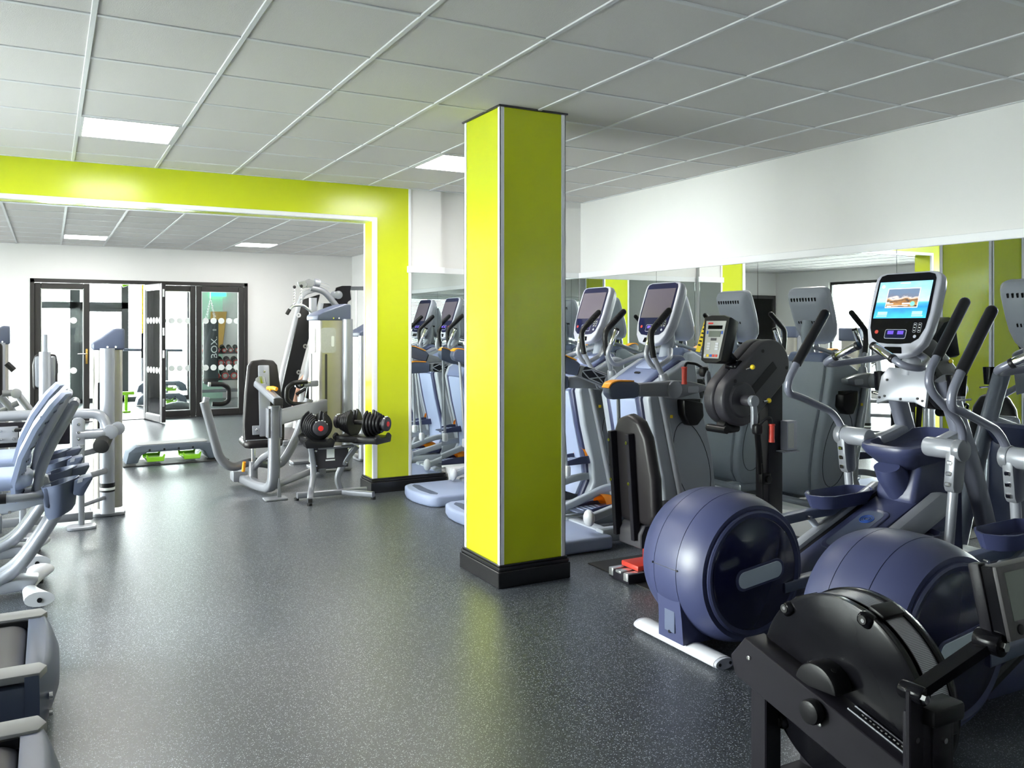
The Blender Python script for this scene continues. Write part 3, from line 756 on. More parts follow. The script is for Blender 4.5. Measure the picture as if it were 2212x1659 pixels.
    # accessory holder at each side
    for s_ in (-1, 1):
        hd = G().prism([(1.18, .99), (1.36, .96), (1.37, .86), (1.31, .80), (1.24, .80), (1.19, .88)], 'y', s_ * .286, s_ * .37, .015, 2).obj('bottle_holder', 'black_plastic', t)
        G().b2((1.21, s_ * .30, .955), (1.34, s_ * .36, .985)).obj('holder_mouth', 'rubber', hd)
    return t
st = stride_trainer()
st['group'] = 'stride trainers along the mirror wall'
for i, (y, l) in enumerate(((4.87, 'stride trainer with orange toe cups standing behind the crank ergometer seat'),
                            (5.72, 'middle stride trainer of the three in front of the mirror wall'),
                            (6.57, 'stride trainer with blue step plate beside the black skirting of the lime jamb'))):
    if i == 0: st.location = (2.78, y, 0); st['label'] = l
    else: dup(st, None, (2.78, y, 0), 0, l)

# ------------------------------------------------------------------ ellipticals (round rear drum, ramp, tower)
def elliptical(on=False):
    t = thing('elliptical_trainer', '', 'exercise machine')
    # rear foot bar
    pf = [(.055 * math.cos(a), .026 * math.sin(a)) for a in [2 * PI * k / 20 for k in range(20)]]
    fb = G().tube([(.02, -.27, .03), (.02, .27, .03)], 1.0, prof=pf).obj('foot_bar', 'white_plastic', t)
    for s_ in (-1, 1):
        G().tube([(.02, s_ * .27, .03), (.02, s_ * .285, .03)], 1.0, prof=[(a * .96, b * .94) for a, b in pf]).obj('bar_cap', 'console_white', fb)
        for q in (-.03, .03): G().cyl((.02 + q, s_ * .284, .03), (.02 + q, s_ * .288, .03), .007, n=10).obj('cap_screw', 'black_plastic', fb)
    # drum: lathe about y
    cx_, cz_, R_ = .27, .372, .350
    def ring_prof(y):   # radius of the drum at lateral offset y
        return R_ * (1 - (abs(y) / .36) ** 2.6) ** .5 if abs(y) < .36 else .01
    def drum(name, y0, y1, m, n=9, par=t, dr=0.0):
        pr = [(0.001, y0)] + [(ring_prof(y0 + (y1 - y0) * k / n) + dr, y0 + (y1 - y0) * k / n) for k in range(n + 1)] + [(0.001, y1)]
        return G().lathe([(r_, h_) for r_, h_ in pr], (cx_, 0, cz_), (0, 1, 0), 72).obj(name, m, par, 30)
    dc = drum('drum_centre', -.075, .075, 'navy')
    for s_ in (-1, 1):
        a, b = sorted((s_ * .078, s_ * .205))
        sd = drum('drum_side', a, b, 'navy')
        rim = ring_prof(.205)
        # dark groove, glossy cover disc and grey badge
        G().lathe([(rim * .80, 0), (rim * .93, 0), (rim * .93, .012), (rim * .90, .018), (rim * .84, .012), (rim * .80, .010)], (cx_, s_ * .203, cz_), (0, s_, 0), 64).obj('disc_rim', 'navy', sd)
        dk = G().lathe([(0, 0), (rim * .84, 0), (rim * .84, .010), (rim * .80, .018), (0, .024)], (cx_, s_ * .204, cz_), (0, s_, 0), 64).obj('cover_disc', 'navy_gloss', sd)
        X = TR(cx_ + .02, s_ * .226, cz_ - .005) @ RY(math.radians(-7))
        G().prism(rect(.30, .098, .045, 6), 'y', -.004, .004, .002, 1).xf(X).obj('badge_frame', 'navy', dk)
        G().prism(rect(.272, .076, .037, 6), 'y', -.006, .006, .002, 1).xf(X).obj('badge', mat('badge_grey', (.46, .54, .62), .4, var=.02), dk)
    # rear skirt under the drum
    sk = G().loft([[(x0, -w_, z_), (x1, -w_, z_), (x1, w_, z_), (x0, w_, z_)] for x0, x1, w_, z_ in ((-.04, .20, .085, .05), (-.045, .22, .080, .16), (-.06, .25, .075, .30))]).obj('rear_skirt', 'navy', t)
    G().box((-.046, 0, .14), (.006, .07, .10), .002, 1).obj('plug_recess', 'slate', sk)
    G().cyl((-.05, .0, .09), (-.044, .0, .09), .008, n=10).obj('plug_hole', 'black_plastic', sk)
    G().tube([(-.0775, -.077, .395), (-.0775, .077, .395)], .002, n=5).obj('skirt_seam', 'chrome', sk)
    for s_ in (-1, 1): G().cyl((-.080, s_ * .085, .395), (-.072, s_ * .083, .395), .005, n=8).obj('seam_screw', 'black_plastic', sk)
    # ramp
    rp = [(.55, .10), (.62, .06), (1.30, .05), (1.85, .10), (1.86, .52), (1.72, .605), (1.60, .575), (.60, .16)]
    rm = G().prism(rp, 'y', -.125, .125, .015, 2).obj('ramp', 'navy', t)
    slope = math.atan2(.575 - .16, 1.0)
    XR_ = TR(1.22, 0, .418) @ RY(-slope)
    G().prism(rect(.42, .17, .05, 6), 'z', -.004, .008, .006, 3).xf(XR_).obj('ramp_dish_rim', 'navy', rm)
    G().prism(rect(.37, .125, .04, 6), 'z', .004, .009).xf(XR_).obj('ramp_dish', 'slate', rm)
    for k, r_ in enumerate((.038, .028, .016)): G().lathe([(r_ - .003, 0), (r_, 0), (r_, .004), (r_ - .003, .004)], XR_ @ V(.10, 0, .0085), XR_.to_3x3() @ V(0, 0, 1), 32).obj('ramp_emblem_ring', 'blue_print', rm)
    for s_ in (-1, 1):
        G().prism([(.52, .115), (1.66, .595), (1.69, .585), (.55, .10)], 'y', s_ * .128, s_ * .150, 0).obj('ramp_gap', 'black_plastic', rm)
        G().prism([(1.00, .20), (1.66, .48), (1.74, .54), (1.70, .605), (1.62, .61), (.96, .325), (.95, .25)], 'y', s_ * .150, s_ * .215, .018, 2).obj('ramp_rail', 'silver_light', rm)
    # tower with tray
    tw = [(1.52, .55), (1.58, .76), (1.66, .77), (1.93, .82), (1.96, .72), (1.98, .10), (1.80, .08), (1.72, .30)]
    tv = G().prism(tw, 'y', -.12, .12, .03, 3).obj('tower', 'navy', t)
    # tray top: flared collar with a sunken dish
    def ring(x0, x1, w0, w1, z0, z1):
        out = []
        for k in range(24):
            a = 2 * PI * k / 24; cc = math.copysign(abs(math.cos(a)) ** .5, math.cos(a)); ss = math.copysign(abs(math.sin(a)) ** .5, math.sin(a))
            u = (cc + 1) / 2
            out.append((x0 + (x1 - x0) * u, ss * (w0 + (w1 - w0) * u), z0 + (z1 - z0) * u))
        return out
    G().loft([ring(1.53, 1.95, .11, .12, .72, .78), ring(1.44, 1.99, .17, .16, .795, .865), ring(1.42, 2.01, .185, .17, .825, .895), ring(1.425, 2.0, .183, .168, .845, .915), ring(1.46, 1.96, .15, .135, .852, .918),
              ring(1.49, 1.93, .125, .115, .79, .855), ring(1.50, 1.92, .115, .105, .785, .850)]).obj('tower_tray', 'navy', tv, 50)
    # lift motor nose above the ramp
    G().loft([[(px_ + .075 * math.cos(a) * k, .075 * math.sin(a), pz_ + .05 * k * math.cos(a)) for a in [2 * PI * q / 16 for q in range(16)]] for px_, pz_, k in ((1.47, .735, .55), (1.52, .69, 1.0), (1.66, .54, 1.05), (1.72, .46, .9))]).obj('lift_nose', 'navy', tv, 50)
    # uprights and mounting plate
    for s_ in (-1, 1):
        G().tube([(2.21, s_ * .17, .05), (2.00, s_ * .175, .60), (1.73, s_ * .16, 1.22)], .5, prof=RECTP(.15, .22, .4), fil=.2).obj('upright', 'handle_grey', t)
    mp = G().prism([(-.15, 1.06), (-.145, 1.22), (-.11, 1.275), (.11, 1.275), (.145, 1.22), (.15, 1.06), (.08, 1.085), (-.08, 1.085)], 'x', -.012, .012, .008, 2).xf(TR(1.60, 0, 0) @ TR(0, 0, 1.1) @ RY(math.radians(14)) @ TR(0, 0, -1.1)).obj('mounting_plate', 'silver_light', t)
    for yy, zz in ((-.10, 1.11), (.10, 1.11), (.0, 1.10), (.10, 1.20), (-.13, 1.10), (.13, 1.10)):
        G().cyl((1.583 + (zz - 1.1) * .25, yy, zz), (1.597 + (zz - 1.1) * .25, yy, zz), .007, n=10).obj('plate_bolt', 'black_plastic', mp)
    G().prism([(-.07, .14), (.06, .14), (.04, .02), (.0, -.04), (-.02, .0)], 'x', -.018, -.004, .004, 1).xf(TR(1.62, -.10, 1.12) @ RY(math.radians(14))).obj('cable_holder', 'black_gloss', mp)
    G().tube([(1.66, 0, 1.22), (1.70, 0, 1.36), (1.66, 0, 1.50)], .05, fil=.06).obj('neck', 'silver_light', t)
    console(t, 1.585, 0, 1.575, 18, on)
    # bottle holders
    for s_ in (-1, 1):
        bh = G().lathe([(.0, 0), (.045, 0), (.052, .11), (.048, .11), (.042, .01), (0, .01)], (1.74, s_ * .22, 1.13), (0, 0, 1), 24).obj('bottle_holder', 'black_gloss', t)
        G().tube([(1.69, s_ * .19, 1.11), (1.70, s_ * .27, 1.11), (1.80, s_ * .26, 1.11)], .006, fil=.04).obj('holder_wire', 'chrome', bh)
    # fixed handlebars with pulse grips
    for s_ in (-1, 1):
        fh = G().tube([(1.66, s_ * .04, 1.36), (1.60, s_ * .16, 1.32), (1.36, s_ * .275, 1.285), (1.27, s_ * .24, 1.30), (1.285, s_ * .16, 1.345)], .019, fil=.075).obj('fixed_handle', 'handle_grey', t)
        G().cyl((1.282, s_ * .17, 1.338), (1.30, s_ * .055, 1.395), .022, bev=.004).obj('pulse_grip', 'chrome', fh)
        G().cyl((1.299, s_ * .06, 1.392), (1.302, s_ * .04, 1.402), .024, bev=.005).obj('grip_cap', 'black_plastic', fh)
        G().cyl((1.279, s_ * .185, 1.330), (1.282, s_ * .165, 1.340), .024, bev=.005).obj('grip_collar', 'black_plastic', fh)
    # moving handles, hub arms and lower rods in opposite phase
    for s_, ph in ((-1, .14), (1, -.12)):
        yb = s_ * .335
        hub = V(1.56, yb, .865)
        hb = G().cyl((1.56, s_ * .17, .865), (1.56, yb + s_ * .02, .865), .052, bev=.012).obj('hub_arm', 'silver_light', t)
        G().prism([(1.60, .88), (1.88, .95), (1.90, .90), (1.62, .80)], 'y', s_ * .13, s_ * .20, .015, 2).obj('hub_wing', 'silver_light', hb)
        G().cyl((1.56, yb + s_ * .0, .865), (1.56, yb + s_ * .045, .865), .058, bev=.008).obj('hub_cap', 'silver', hb)
        cl = [(-.05, .02), (.05, .02), (.045, -.19), (.03, -.22), (-.03, -.22), (-.045, -.19)]
        H = TR(1.56, yb, .865) @ RY(ph * .9)
        G().prism(cl, 'y', -.028, .028, .012, 2).xf(H).obj('clamp_block', 'silver', hb)
        for q in (-.07, -.125, -.18): G().box((-.047, 0, q), (.018, .028, .022), .004, 1).xf(H).obj('clamp_nut', 'chrome', hb)
        low = H @ V(0, 0, -.20)
        G().tube([low, H @ V(0, 0, -.60)], .024).obj('lower_rod', 'silver_light', t)
        # upper handle sweeping back from the hub then up
        mh = G().tube([hub + V(.02, s_ * .02, .0), hub + V(-.03 + ph * .2, s_ * .035, .13), V(1.27 + ph * .6, s_ * .345, 1.13 + ph * .25), V(1.20 + ph * .9, s_ * .34, 1.17 + ph * .35), V(1.21 + ph, s_ * .335, 1.24 + ph * .35), V(1.28 + ph, s_ * .33, 1.33 + ph * .2)], .021, fil=.09).obj('moving_handle', 'handle_grey', t)
        G().tube([V(1.27 + ph, s_ * .33, 1.315 + ph * .2), V(1.50 + ph * 1.1, s_ * .32, 1.60 + ph * .2)], .027, n=16).obj('rubber_grip', 'black_plastic', mh)
        G().sph(V(1.50 + ph * 1.1, s_ * .32, 1.60 + ph * .2), .027, 12).obj('grip_end', 'black_plastic', mh)
        # foot lever from drum crank to ramp, with deep tray
        y_ = s_ * .20
        zc = .46 if s_ > 0 else .30
        lv = G().tube([(.45, y_, zc - .02), (1.15, y_, zc + .02), (1.70, y_, .47 if s_ > 0 else .40)], .5, prof=RECTP(.11, .10, .15), fil=.1).obj('foot_lever', 'slate', t)
        G().tube([(1.10, y_, zc), (1.22, y_, zc - .12), (1.30, y_, zc - .20)], .018, fil=.05).obj('lever_roller_arm', 'grey_panel', lv)
        G().cyl((1.05, y_ - s_ * .058, zc + .01), (1.05, y_ + s_ * .058, zc + .01), .010, n=10).obj('lever_bolt', 'chrome', lv)
        zp = zc + .07
        def trg(w0, l0, l1, z): return [(x_, y_ + yy_, z + (x_ - 1.1) * .02) for x_, yy_ in ((l0, -w0 * .6), (l0 - .03, 0), (l0, w0 * .6), (l0 + .06, w0), (l1 - .05, w0), (l1, w0 * .6), (l1 + .02, 0), (l1, -w0 * .6), (l1 - .05, -w0), (l0 + .06, -w0))]
        G().loft([trg(.075, 1.16, 1.52, zp - .03), trg(.095, 1.13, 1.56, zp + .045), trg(.088, 1.138, 1.55, zp + .047), trg(.072, 1.17, 1.51, zp - .012)]).obj('foot_tray', 'navy', lv, 40)
    # front stabiliser and wheels
    fs = G().tube([(2.05, -.28, .035), (2.05, .28, .035)], 1.0, prof=pf).obj('front_bar', 'white_plastic', t)
    for s_ in (-1, 1):
        G().cyl((2.13, s_ * .22, .04), (2.13, s_ * .26, .04), .038, bev=.006).obj('wheel', 'rubber', fs)
    return t
e1 = elliptical(True)
tag(e1, 'navy elliptical trainer with lit blue touch screen and round drum', 'exercise machine', 'elliptical trainers facing the mirror'); e1.location = (2.60, 3.0, 0)
e2 = elliptical(False)
tag(e2, 'navy elliptical trainer whose round drum is behind the black rowing machine', 'exercise machine', 'elliptical trainers facing the mirror'); e2.location = (2.60, 2.05, 0)
# ------------------------------------------------------------------ arm crank ergometer with seat
def crank_ergometer():
    t = thing('arm_crank_ergometer', 'dark arm crank ergometer with red handles and a black seat on a red base', 'exercise machine', (3.0, 3.95, 0))
    # base: steel channel ends and red deck
    G().b2((-.02, -.09, 0.006), (.42, .10, .060), .006).obj('base_channel', 'black_powder', t)
    G().b2((-.024, -.085, .02), (.10, -.045, .066), .004).b2((-.024, .055, .02), (.10, .095, .066), .004).b2((-.024, -.02, .05), (.10, .03, .066), .004).obj('base_end', 'alu', t)
    G().b2((.06, -.075, .066), (.95, .085, .098), .008).obj('red_deck', 'red', t)
    G().b2((.40, -.16, .006), (1.30, .16, .060), .006).obj('base_plate', 'black_powder', t)
    # seat
    st_ = G().prism([(-.20, .40), (-.205, .62), (-.16, .86), (-.10, .955), (0, .985), (.10, .955), (.16, .86), (.205, .62), (.20, .40), (.15, .345), (0, .335), (-.15, .345)], 'x', -.035, .045, .028, 3).xf(TR(.12, .0, 0) @ TR(0, 0, .3) @ RY(math.radians(-4)) @ TR(0, 0, -.3))
    bk = st_.obj('backrest', 'vinyl', t)
    for yy in (-.045, .125):
        sp_ = G().b2((.040, yy - .016, .24), (.088, yy + .016, .87), .003, 1).xf(TR(0, 0, .3) @ RY(math.radians(-4)) @ TR(0, 0, -.3)).obj('back_strap', 'black_powder', bk)
        for z in (.58, .82): G().cyl((.042 - (z - .3) * .07, yy, z), (.032 - (z - .3) * .07, yy, z), .010, n=10).obj('strap_bolt', 'chrome', sp_)
    G().prism([(.14, -.18), (.50, -.20), (.56, -.12), (.57, 0), (.56, .12), (.50, .20), (.14, .18)], 'z', .33, .40, .025, 3).obj('seat', 'vinyl', t)
    G().prism([(.07, .20), (.30, .20), (.36, .30), (.50, .315), (.50, .335), (.10, .335), (.07, .28)], 'y', -.09, .12, .006, 1).obj('seat_bracket', 'charcoal', t)
    G().b2((.20, -.06, .09), (.30, .06, .24), .005).obj('seat_post', 'red', t)
    G().cyl((.34, -.14, .20), (.34, -.02, .20), .016).obj('seat_lever', 'rubber', t)
    # column
    G().b2((1.13, -.055, .02), (1.26, .055, 1.16), .006).obj('column', 'black_powder', t)
    bx_ = G().b2((1.235, -.115, .70), (1.325, -.056, .89), .004).obj('manual_box', 'console_white', t)
    G().b2((1.242, -.1165, .715), (1.295, -.1148, .875)).obj('printed_label', 'decal', bx_)
    G().b2((1.20, -.13, .690), (1.33, -.05, .697)).obj('box_tray', 'console_white', bx_)
    # crank housing: two round ends joined
    c0, c1, r = V(.83, 0, 1.045), V(1.08, 0, 1.255), .165
    d = (c1 - c0).normalized(); nrm = V(-d.z, 0, d.x)
    out = []
    for k in range(17):
        a = PI / 2 + PI * k / 16; out.append(c0 + d * (r * math.cos(a)) + nrm * (r * math.sin(a)))
    for k in range(17):
        a = -PI / 2 + PI * k / 16; out.append(c1 + d * (r * math.cos(a)) + nrm * (r * math.sin(a)))
    poly = [(p.x, p.z) for p in out]
    hs = G().prism(poly, 'y', -.13, -.045, .018, 3).obj('crank_housing', 'charcoal', t)
    G().prism(poly, 'y', -.043, .045, .018, 3).obj('housing_far_half', 'charcoal', hs)
    G().lathe([(.0, 0), (.115, 0), (.10, .012), (0, .012)], c0 + V(0, -.128, 0), (0, -1, 0), 40).obj('boss', 'charcoal', hs)
    a_ = math.atan2(d.z, d.x)
    G().prism(rect(.26, .055, .004, 2), 'y', -.004, .004).xf(TR(*(c0 + d * .22 + nrm * -.015)) @ TR(0, -.129, 0) @ RY(-a_)).obj('recess_panel', 'black_plastic', hs)
    for q, e in ((c0 + nrm * .13 + d * .03, 0), (c1 + nrm * .12 + d * .0, 0), (c1 - nrm * .10 + d * .09, 0)):
        G().cyl((q.x, -.132, q.z), (q.x, -.127, q.z), .012, n=12).obj('screw_hole', 'black_plastic', hs)
    # hub, crank arms and red handles
    for s_, ang, lab in ((-1, -84, 0), (1, 110, 0)):
        y0 = -.13 if s_ < 0 else .045
        hb = G().cyl((c0.x, y0, c0.z), (c0.x, y0 + s_ * .085, c0.z), .034, bev=.004).obj('crank_hub', 'charcoal', t)
        G().cyl((c0.x, y0 + s_ * .075, c0.z), (c0.x, y0 + s_ * .105, c0.z), .036, bev=.004).obj('hub_cap', 'silver_light', hb)
        A = TR(c0.x, y0 + s_ * .088, c0.z) @ RY(-math.radians(ang))
        G().prism([(0, -.018), (.06, -.018), (.10, -.022), (.165, -.03), (.18, -.015), (.16, .008), (.10, .022), (0, .018)], 'y', -.012, .012, .005, 2).xf(A).obj('crank_arm', 'silver_light', hb)
        e = A @ V(.17, s_ * .0, -.01)
        G().box(e + V(0, s_ * .025, 0), (.055, .05, .065), .016, 3).obj('handle_block', 'black_plastic', hb)
        if s_ < 0:
            G().tube([e + V(0, -.03, .02), e + V(.03, -.06, .065), e + V(.075, -.06, .075), e + V(.085, -.06, .02)], .009, fil=.03).obj('handle_bar', 'black_plastic', hb)
            q0 = e + V(.085, -.06, .03)
            G().lathe([(0, 0), (.018, 0), (.018, .012), (.016, .02), (.017, .10), (.020, .104), (.020, .112), (.0, .115)], q0 + V(0, 0, -.11), (0, 0, 1), 18).obj('red_grip', 'red', hb)
        else:
            G().tube([e + V(0, .03, .02), e + V(-.03, .06, .05), e + V(-.11, .07, .06), e + V(-.125, .07, .02)], .009, fil=.03).obj('handle_bar', 'black_plastic', hb)
            q0 = e + V(-.125, .07, .03)
            G().lathe([(0, 0), (.018, 0), (.018, .012), (.016, .02), (.017, .10), (.020, .104), (.020, .112), (.0, .115)], q0 + V(0, 0, -.11), (.0, 0, 1), 18).obj('red_grip', 'red', hb)
    for p, q in ((V(.90, -.235, 1.04), V(.945, -.235, 1.045)), (V(.86, -.13, 1.235), V(.885, -.16, 1.25))):
        k_ = G().cyl(p, q, .006).obj('knob_stem', 'chrome', t); G().sph(q, .016, 12).obj('knob', 'yellow', k_)
    # lower bumper, adjusting arm
    G().tube([(.72, -.06, .90), (.78, -.05, .86), (.86, -.05, .865)], .03, fil=.03).obj('bumper', 'black_plastic', t)
    G().tube([(.70, -.13, .865), (.70, .03, .865)], .024).obj('bumper_pad', 'black_plastic', t)
    G().tube([(1.04, -.03, 1.0), (1.09, -.03, .55)], .020).obj('height_strut', 'black_plastic', t)
    G().box((1.11, -.045, .52), (.07, .05, .07), .01).obj('strut_clamp', 'black_plastic', t)
    G().cyl((1.11, -.085, .52), (1.11, -.055, .52), .024, bev=.004).obj('clamp_knob', 'black_plastic', t)
    G().tube([(1.07, -.06, .62), (1.06, -.08, .30), (1.08, -.06, .10)], .006, fil=.1).obj('cable', 'black_plastic', t)
    # display
    X = TR(.70, -.02, 1.425) @ RZ(math.radians(12)) @ RY(math.radians(14))
    cs = G().loft([[(c, a * k, b * k2 + dz) for a, b in ((-.095, .14), (-.05, .155), (.05, .155), (.095, .14), (.075, -.14), (.045, -.155), (-.045, -.155), (-.075, -.14))] for c, k, k2, dz in ((0, .96, .97, 0), (.012, 1, 1, 0), (.10, .96, .92, .004), (.15, .55, .55, -.02))]).xf(X).obj('display', 'black_plastic', t, 50)
    G().prism([(-.073, .115), (.073, .115), (.055, -.125), (-.055, -.125)], 'x', -.003, .001).xf(X).obj('display_panel', mat('panel_grey', (.40, .40, .39), .4, var=.03), cs)
    def pt(y0, y1, z0, z1, m, nm='panel_item'): G().b2((-.0055, y0, z0), (-.002, y1, z1)).xf(X).obj(nm, m, cs)
    pt(-.052, .052, .062, .085, 'black_gloss', 'readout'); pt(-.045, .04, .012, .050, 'lcd', 'readout'); pt(-.05, .045, .008, .054, 'charcoal', 'readout_frame') if False else None
    pt(.046, .056, .03, .05, 'blue_print', 'key'); pt(-.060, -.050, .03, .05, 'blue_print', 'key'); pt(-.02, .02, -.012, .004, 'charcoal', 'readout')
    pt(.02, .055, .094, .104, 'red_print', 'panel_print')
    for k in range(3):
        for q in (-.03, .03): pt(q - .011, q + .011, -.038 - k * .017, -.026 - k * .017, 'white_plastic', 'key')
    for k, m in enumerate(('white_plastic', 'yellow', 'blue_print', 'red', 'red')): pt(.040 - k * .021, .055 - k * .021, -.117, -.101, m, 'key')
    yt = G().b2((.012, .085, -.10), (.015, .118, .125)).xf(X @ RX(math.radians(9))).obj('yellow_tag', 'yellow', cs)
    pg = G()
    for k in range(7): pg.b2((.010, .092, .095 - k * .026), (.0115, .112, .105 - k * .026))
    pg.xf(X @ RX(math.radians(9))).obj('tag_print', 'black_plastic', yt)
    G().tube([(.80, -.03, 1.32), (.86, -.045, 1.25), (.90, -.045, 1.20)], .035, fil=.03).obj('display_mount', 'black_gloss', t)
    G().cyl((.84, -.10, 1.25), (.84, -.01, 1.25), .042, bev=.006).obj('mount_joint', 'black_gloss', t)
    return t
crank_ergometer()
tag(G().b2((3.03, 3.60, .0), (4.35, 4.34, .006), .002, 1).obj('floor_mat', 'rubber'), 'thin black rubber mat under the arm crank ergometer', 'mat')

# ------------------------------------------------------------------ rowing machine (flywheel end)
def rower():
    t = thing('rowing_machine', 'black rowing machine with large perforated flywheel cage and grey monitor', 'rowing machine', (2.20, 1.72, 0))
    r, zc = .285, .40
    cage = G().lathe([(0, .0), (.245, .0), (.262, .004), (.276, .014), (r, .030), (r, .052), (.274, .056), (0, .05)], (-.04, 0, zc), (-1, 0, 0), 88).obj('flywheel_cover', 'black_gloss', t, 50)
    G().lathe([(.278, 0), (.281, 0), (.281, .075), (.278, .075)], (-.045, 0, zc), (1, 0, 0), 88).obj('perforated_band', 'mesh', cage)
    G().lathe([(0, 0), (r, 0), (r + .002, .008), (r, .03), (.26, .05), (0, .05)], (.03, 0, zc), (1, 0, 0), 88).obj('far_cover', 'black_gloss', cage, 50)
    for a in (112, 47, 180, -40, 250):
        q = math.radians(a)
        X = TR(0, 0, zc) @ RX(q)      # local y points outwards
        cl = G().box((-.01, .285, 0), (.10, .020, .055), .008, 2).xf(X).obj('clip', 'black_plastic', cage)
        G().box((-.085, .268, 0), (.05, .042, .05), .016, 3).xf(X).obj('clip_boss', 'black_gloss', cl)
        G().cyl((-.112, .272, .0), (-.105, .272, .0), .013, n=14).xf(X).obj('clip_hole', 'rubber', cl)
        G().cyl((-.114, .272, .003), (-.106, .272, .003), .006, n=10).xf(X).obj('clip_screw', 'chrome', cl)
    # sloping main beam beside the flywheel
    y0, z0, y1, z1 = .335, .478, -1.05, .12
    L_ = math.hypot(y1 - y0, z1 - z0); an = math.atan2(z1 - z0, y1 - y0)
    sl = (z1 - z0) / (y1 - y0)
    bm_ = [(y0 + .02, z0 - .075), (y0 - .045, z0 + .005), (-1.05, z1), (-1.05, z1 - .115), (y0 + .0, z0 - .135)]
    beam = G().prism(bm_, 'x', -.175, -.085, .004, 1).obj('main_beam', 'black_powder', t)
    nz = V(0, -math.sin(an), math.cos(an)) if math.cos(an) > 0 else V(0, math.sin(an), -math.cos(an))
    def onb(u, dx=0, h=0):   # point on the beam's top line, u metres from its front end
        return V(dx, y0 - .045 - u, z0 + .005 - u * abs(sl) * (1 if sl > 0 else -1) * (1 if sl > 0 else 1)) + V(0, 0, h)
    def top(u): return z0 + .005 + (z1 - z0 - .005) * (u / (y0 - .045 + 1.05))
    for u, dz in ((.02, -.055), (.30, -.075)):
        yy = y0 - .045 - u
        G().cyl((-.181, yy, top(u) + dz), (-.172, yy, top(u) + dz), .008, n=12, bev=.002).obj('beam_screw', 'chrome', beam)
    G().cyl((-.212, y0 - .045 - .285, top(.285) - .045), (-.174, y0 - .045 - .285, top(.285) - .045), .036, bev=.010).obj('drive_cap', 'black_plastic', beam)
    # hub cover: half round block on the flywheel face
    hb = []
    for k in range(17):
        a = math.radians(-18 + 180 * k / 16 - math.degrees(0)); hb.append((.075 * math.cos(a), .075 * math.sin(a)))
    HX = TR(0, .02, zc + .015) @ RX(math.atan2(z1 - z0, y1 - y0) + PI)
    G().prism([(a, b) for a, b in hb], 'x', -.165, -.085, .008, 2).xf(HX).obj('hub_cover', 'black_plastic', cage)
    for a in (60, 125):
        q = math.radians(a - 18)
        p = HX @ V(-.13, .075 * math.cos(q), .075 * math.sin(q)); p2 = HX @ V(-.13, .077 * math.cos(q), .077 * math.sin(q))
        G().cyl(p, p2, .008, n=10).obj('hub_screw', 'rubber', cage)
    # chain running down a slot on the beam
    ch = G()
    for k in range(44):
        u = .40 + k * .0125; yy = y0 - .045 - u
        ch.box((-.118, yy, top(u) + .006), (.010 if k % 2 else .005, .010, .006), .002, 1, R=RX(math.atan2(z1 - z0, y1 - y0) + PI))
    ch.obj('chain', 'chrome', beam)
    for dx in (-.132, -.100):
        G().tube([(dx, y0 - .045 - .36, top(.36) + .003), (dx, y0 - .045 - .95, top(.95) + .003)], .003, n=6).obj('chain_guard', 'silver', beam)
    # front legs
    G().b2((-.165, .21, .02), (-.095, .275, .42), .004, 1).obj('front_leg', 'black_powder', t)
    G().b2((.06, .21, .02), (.13, .275, .30), .004, 1).obj('front_leg', 'black_powder', t)
    G().b2((-.30, .20, 0.0), (.30, .285, .03), .008).obj('front_foot', 'black_powder', t)
    # monorail towards the user
    G().b2((-.045, -2.0, .30), (.045, -.55, .36), .006).obj('monorail', 'alu', t)
    G().b2((-.16, -1.2, .12), (.10, -.45, .32), .01).obj('rail_block', 'black_powder', t)
    se = G().box((0, -1.45, .395), (.30, .23, .05), .022, 3).obj('seat', 'vinyl', t)
    G().b2((-.05, -2.0, .0), (.05, -1.95, .30), .004).b2((-.25, -2.02, 0), (.25, -1.94, .03), .006).obj('rear_leg', 'black_powder', t)
    for s_ in (-1, 1):
        fp = G().box((s_ * .14, -.90, .36), (.12, .03, .30), .01, R=RX(math.radians(-42))).obj('footplate', 'black_plastic', t)
        G().tube([(s_ * .14 - .07, -.94, .38), (s_ * .14 - .06, -1.0, .44), (s_ * .14 + .06, -1.0, .44), (s_ * .14 + .07, -.94, .38)], .010, fil=.04).obj('foot_strap', 'rubber', fp)
    # monitor post, arm and monitor
    ps = G().b2((-.25, -.35, .10), (-.195, -.335, .57), .003, 1).b2((-.200, -.345, .10), (-.06, -.29, .49), .008).b2((-.160, -.352, .10), (-.085, -.338, .46), .004).obj('monitor_post', 'black_powder', t)
    G().box((-.13, -.345, .495), (.13, .07, .05), .012).obj('post_cap', 'black_plastic', ps)
    for x_, z_ in ((-.222, .44), (-.122, .42), (-.122, .27)): G().cyl((x_, -.352 - (.01 if x_ > -.19 else 0), z_), (x_, -.345, z_), .0075, n=12).obj('post_screw', 'chrome', ps)
    p0, p1 = V(-.225, -.345, .56), V(-.05, -.43, .69)
    ar = G().tube([p0, p1], .5, prof=[(-.05, -.022), (.05, -.022), (.05, .022), (-.05, .022)], up=(0, 0, 1)).obj('monitor_arm', 'black_gloss', t)
    G().cyl(p0 + V(0, -.03, 0), p0 + V(0, .035, 0), .024, bev=.004).obj('arm_pivot', 'black_gloss', ar)
    G().cyl(p0 + V(-.01, -.042, .0), p0 + V(-.01, -.028, .0), .012, n=6).obj('pivot_bolt', 'chrome', ar)
    G().cyl(p1 + V(0, -.035, 0), p1 + V(0, .03, 0), .030, bev=.004).obj('arm_pivot', 'black_gloss', ar)
    G().cyl(p1 + V(0, -.045, 0), p1 + V(0, -.034, 0), .013, n=6).obj('pivot_bolt', 'chrome', ar)
    X = TR(.065, -.44, .790) @ RX(math.radians(-12)) @ RZ(math.radians(0))
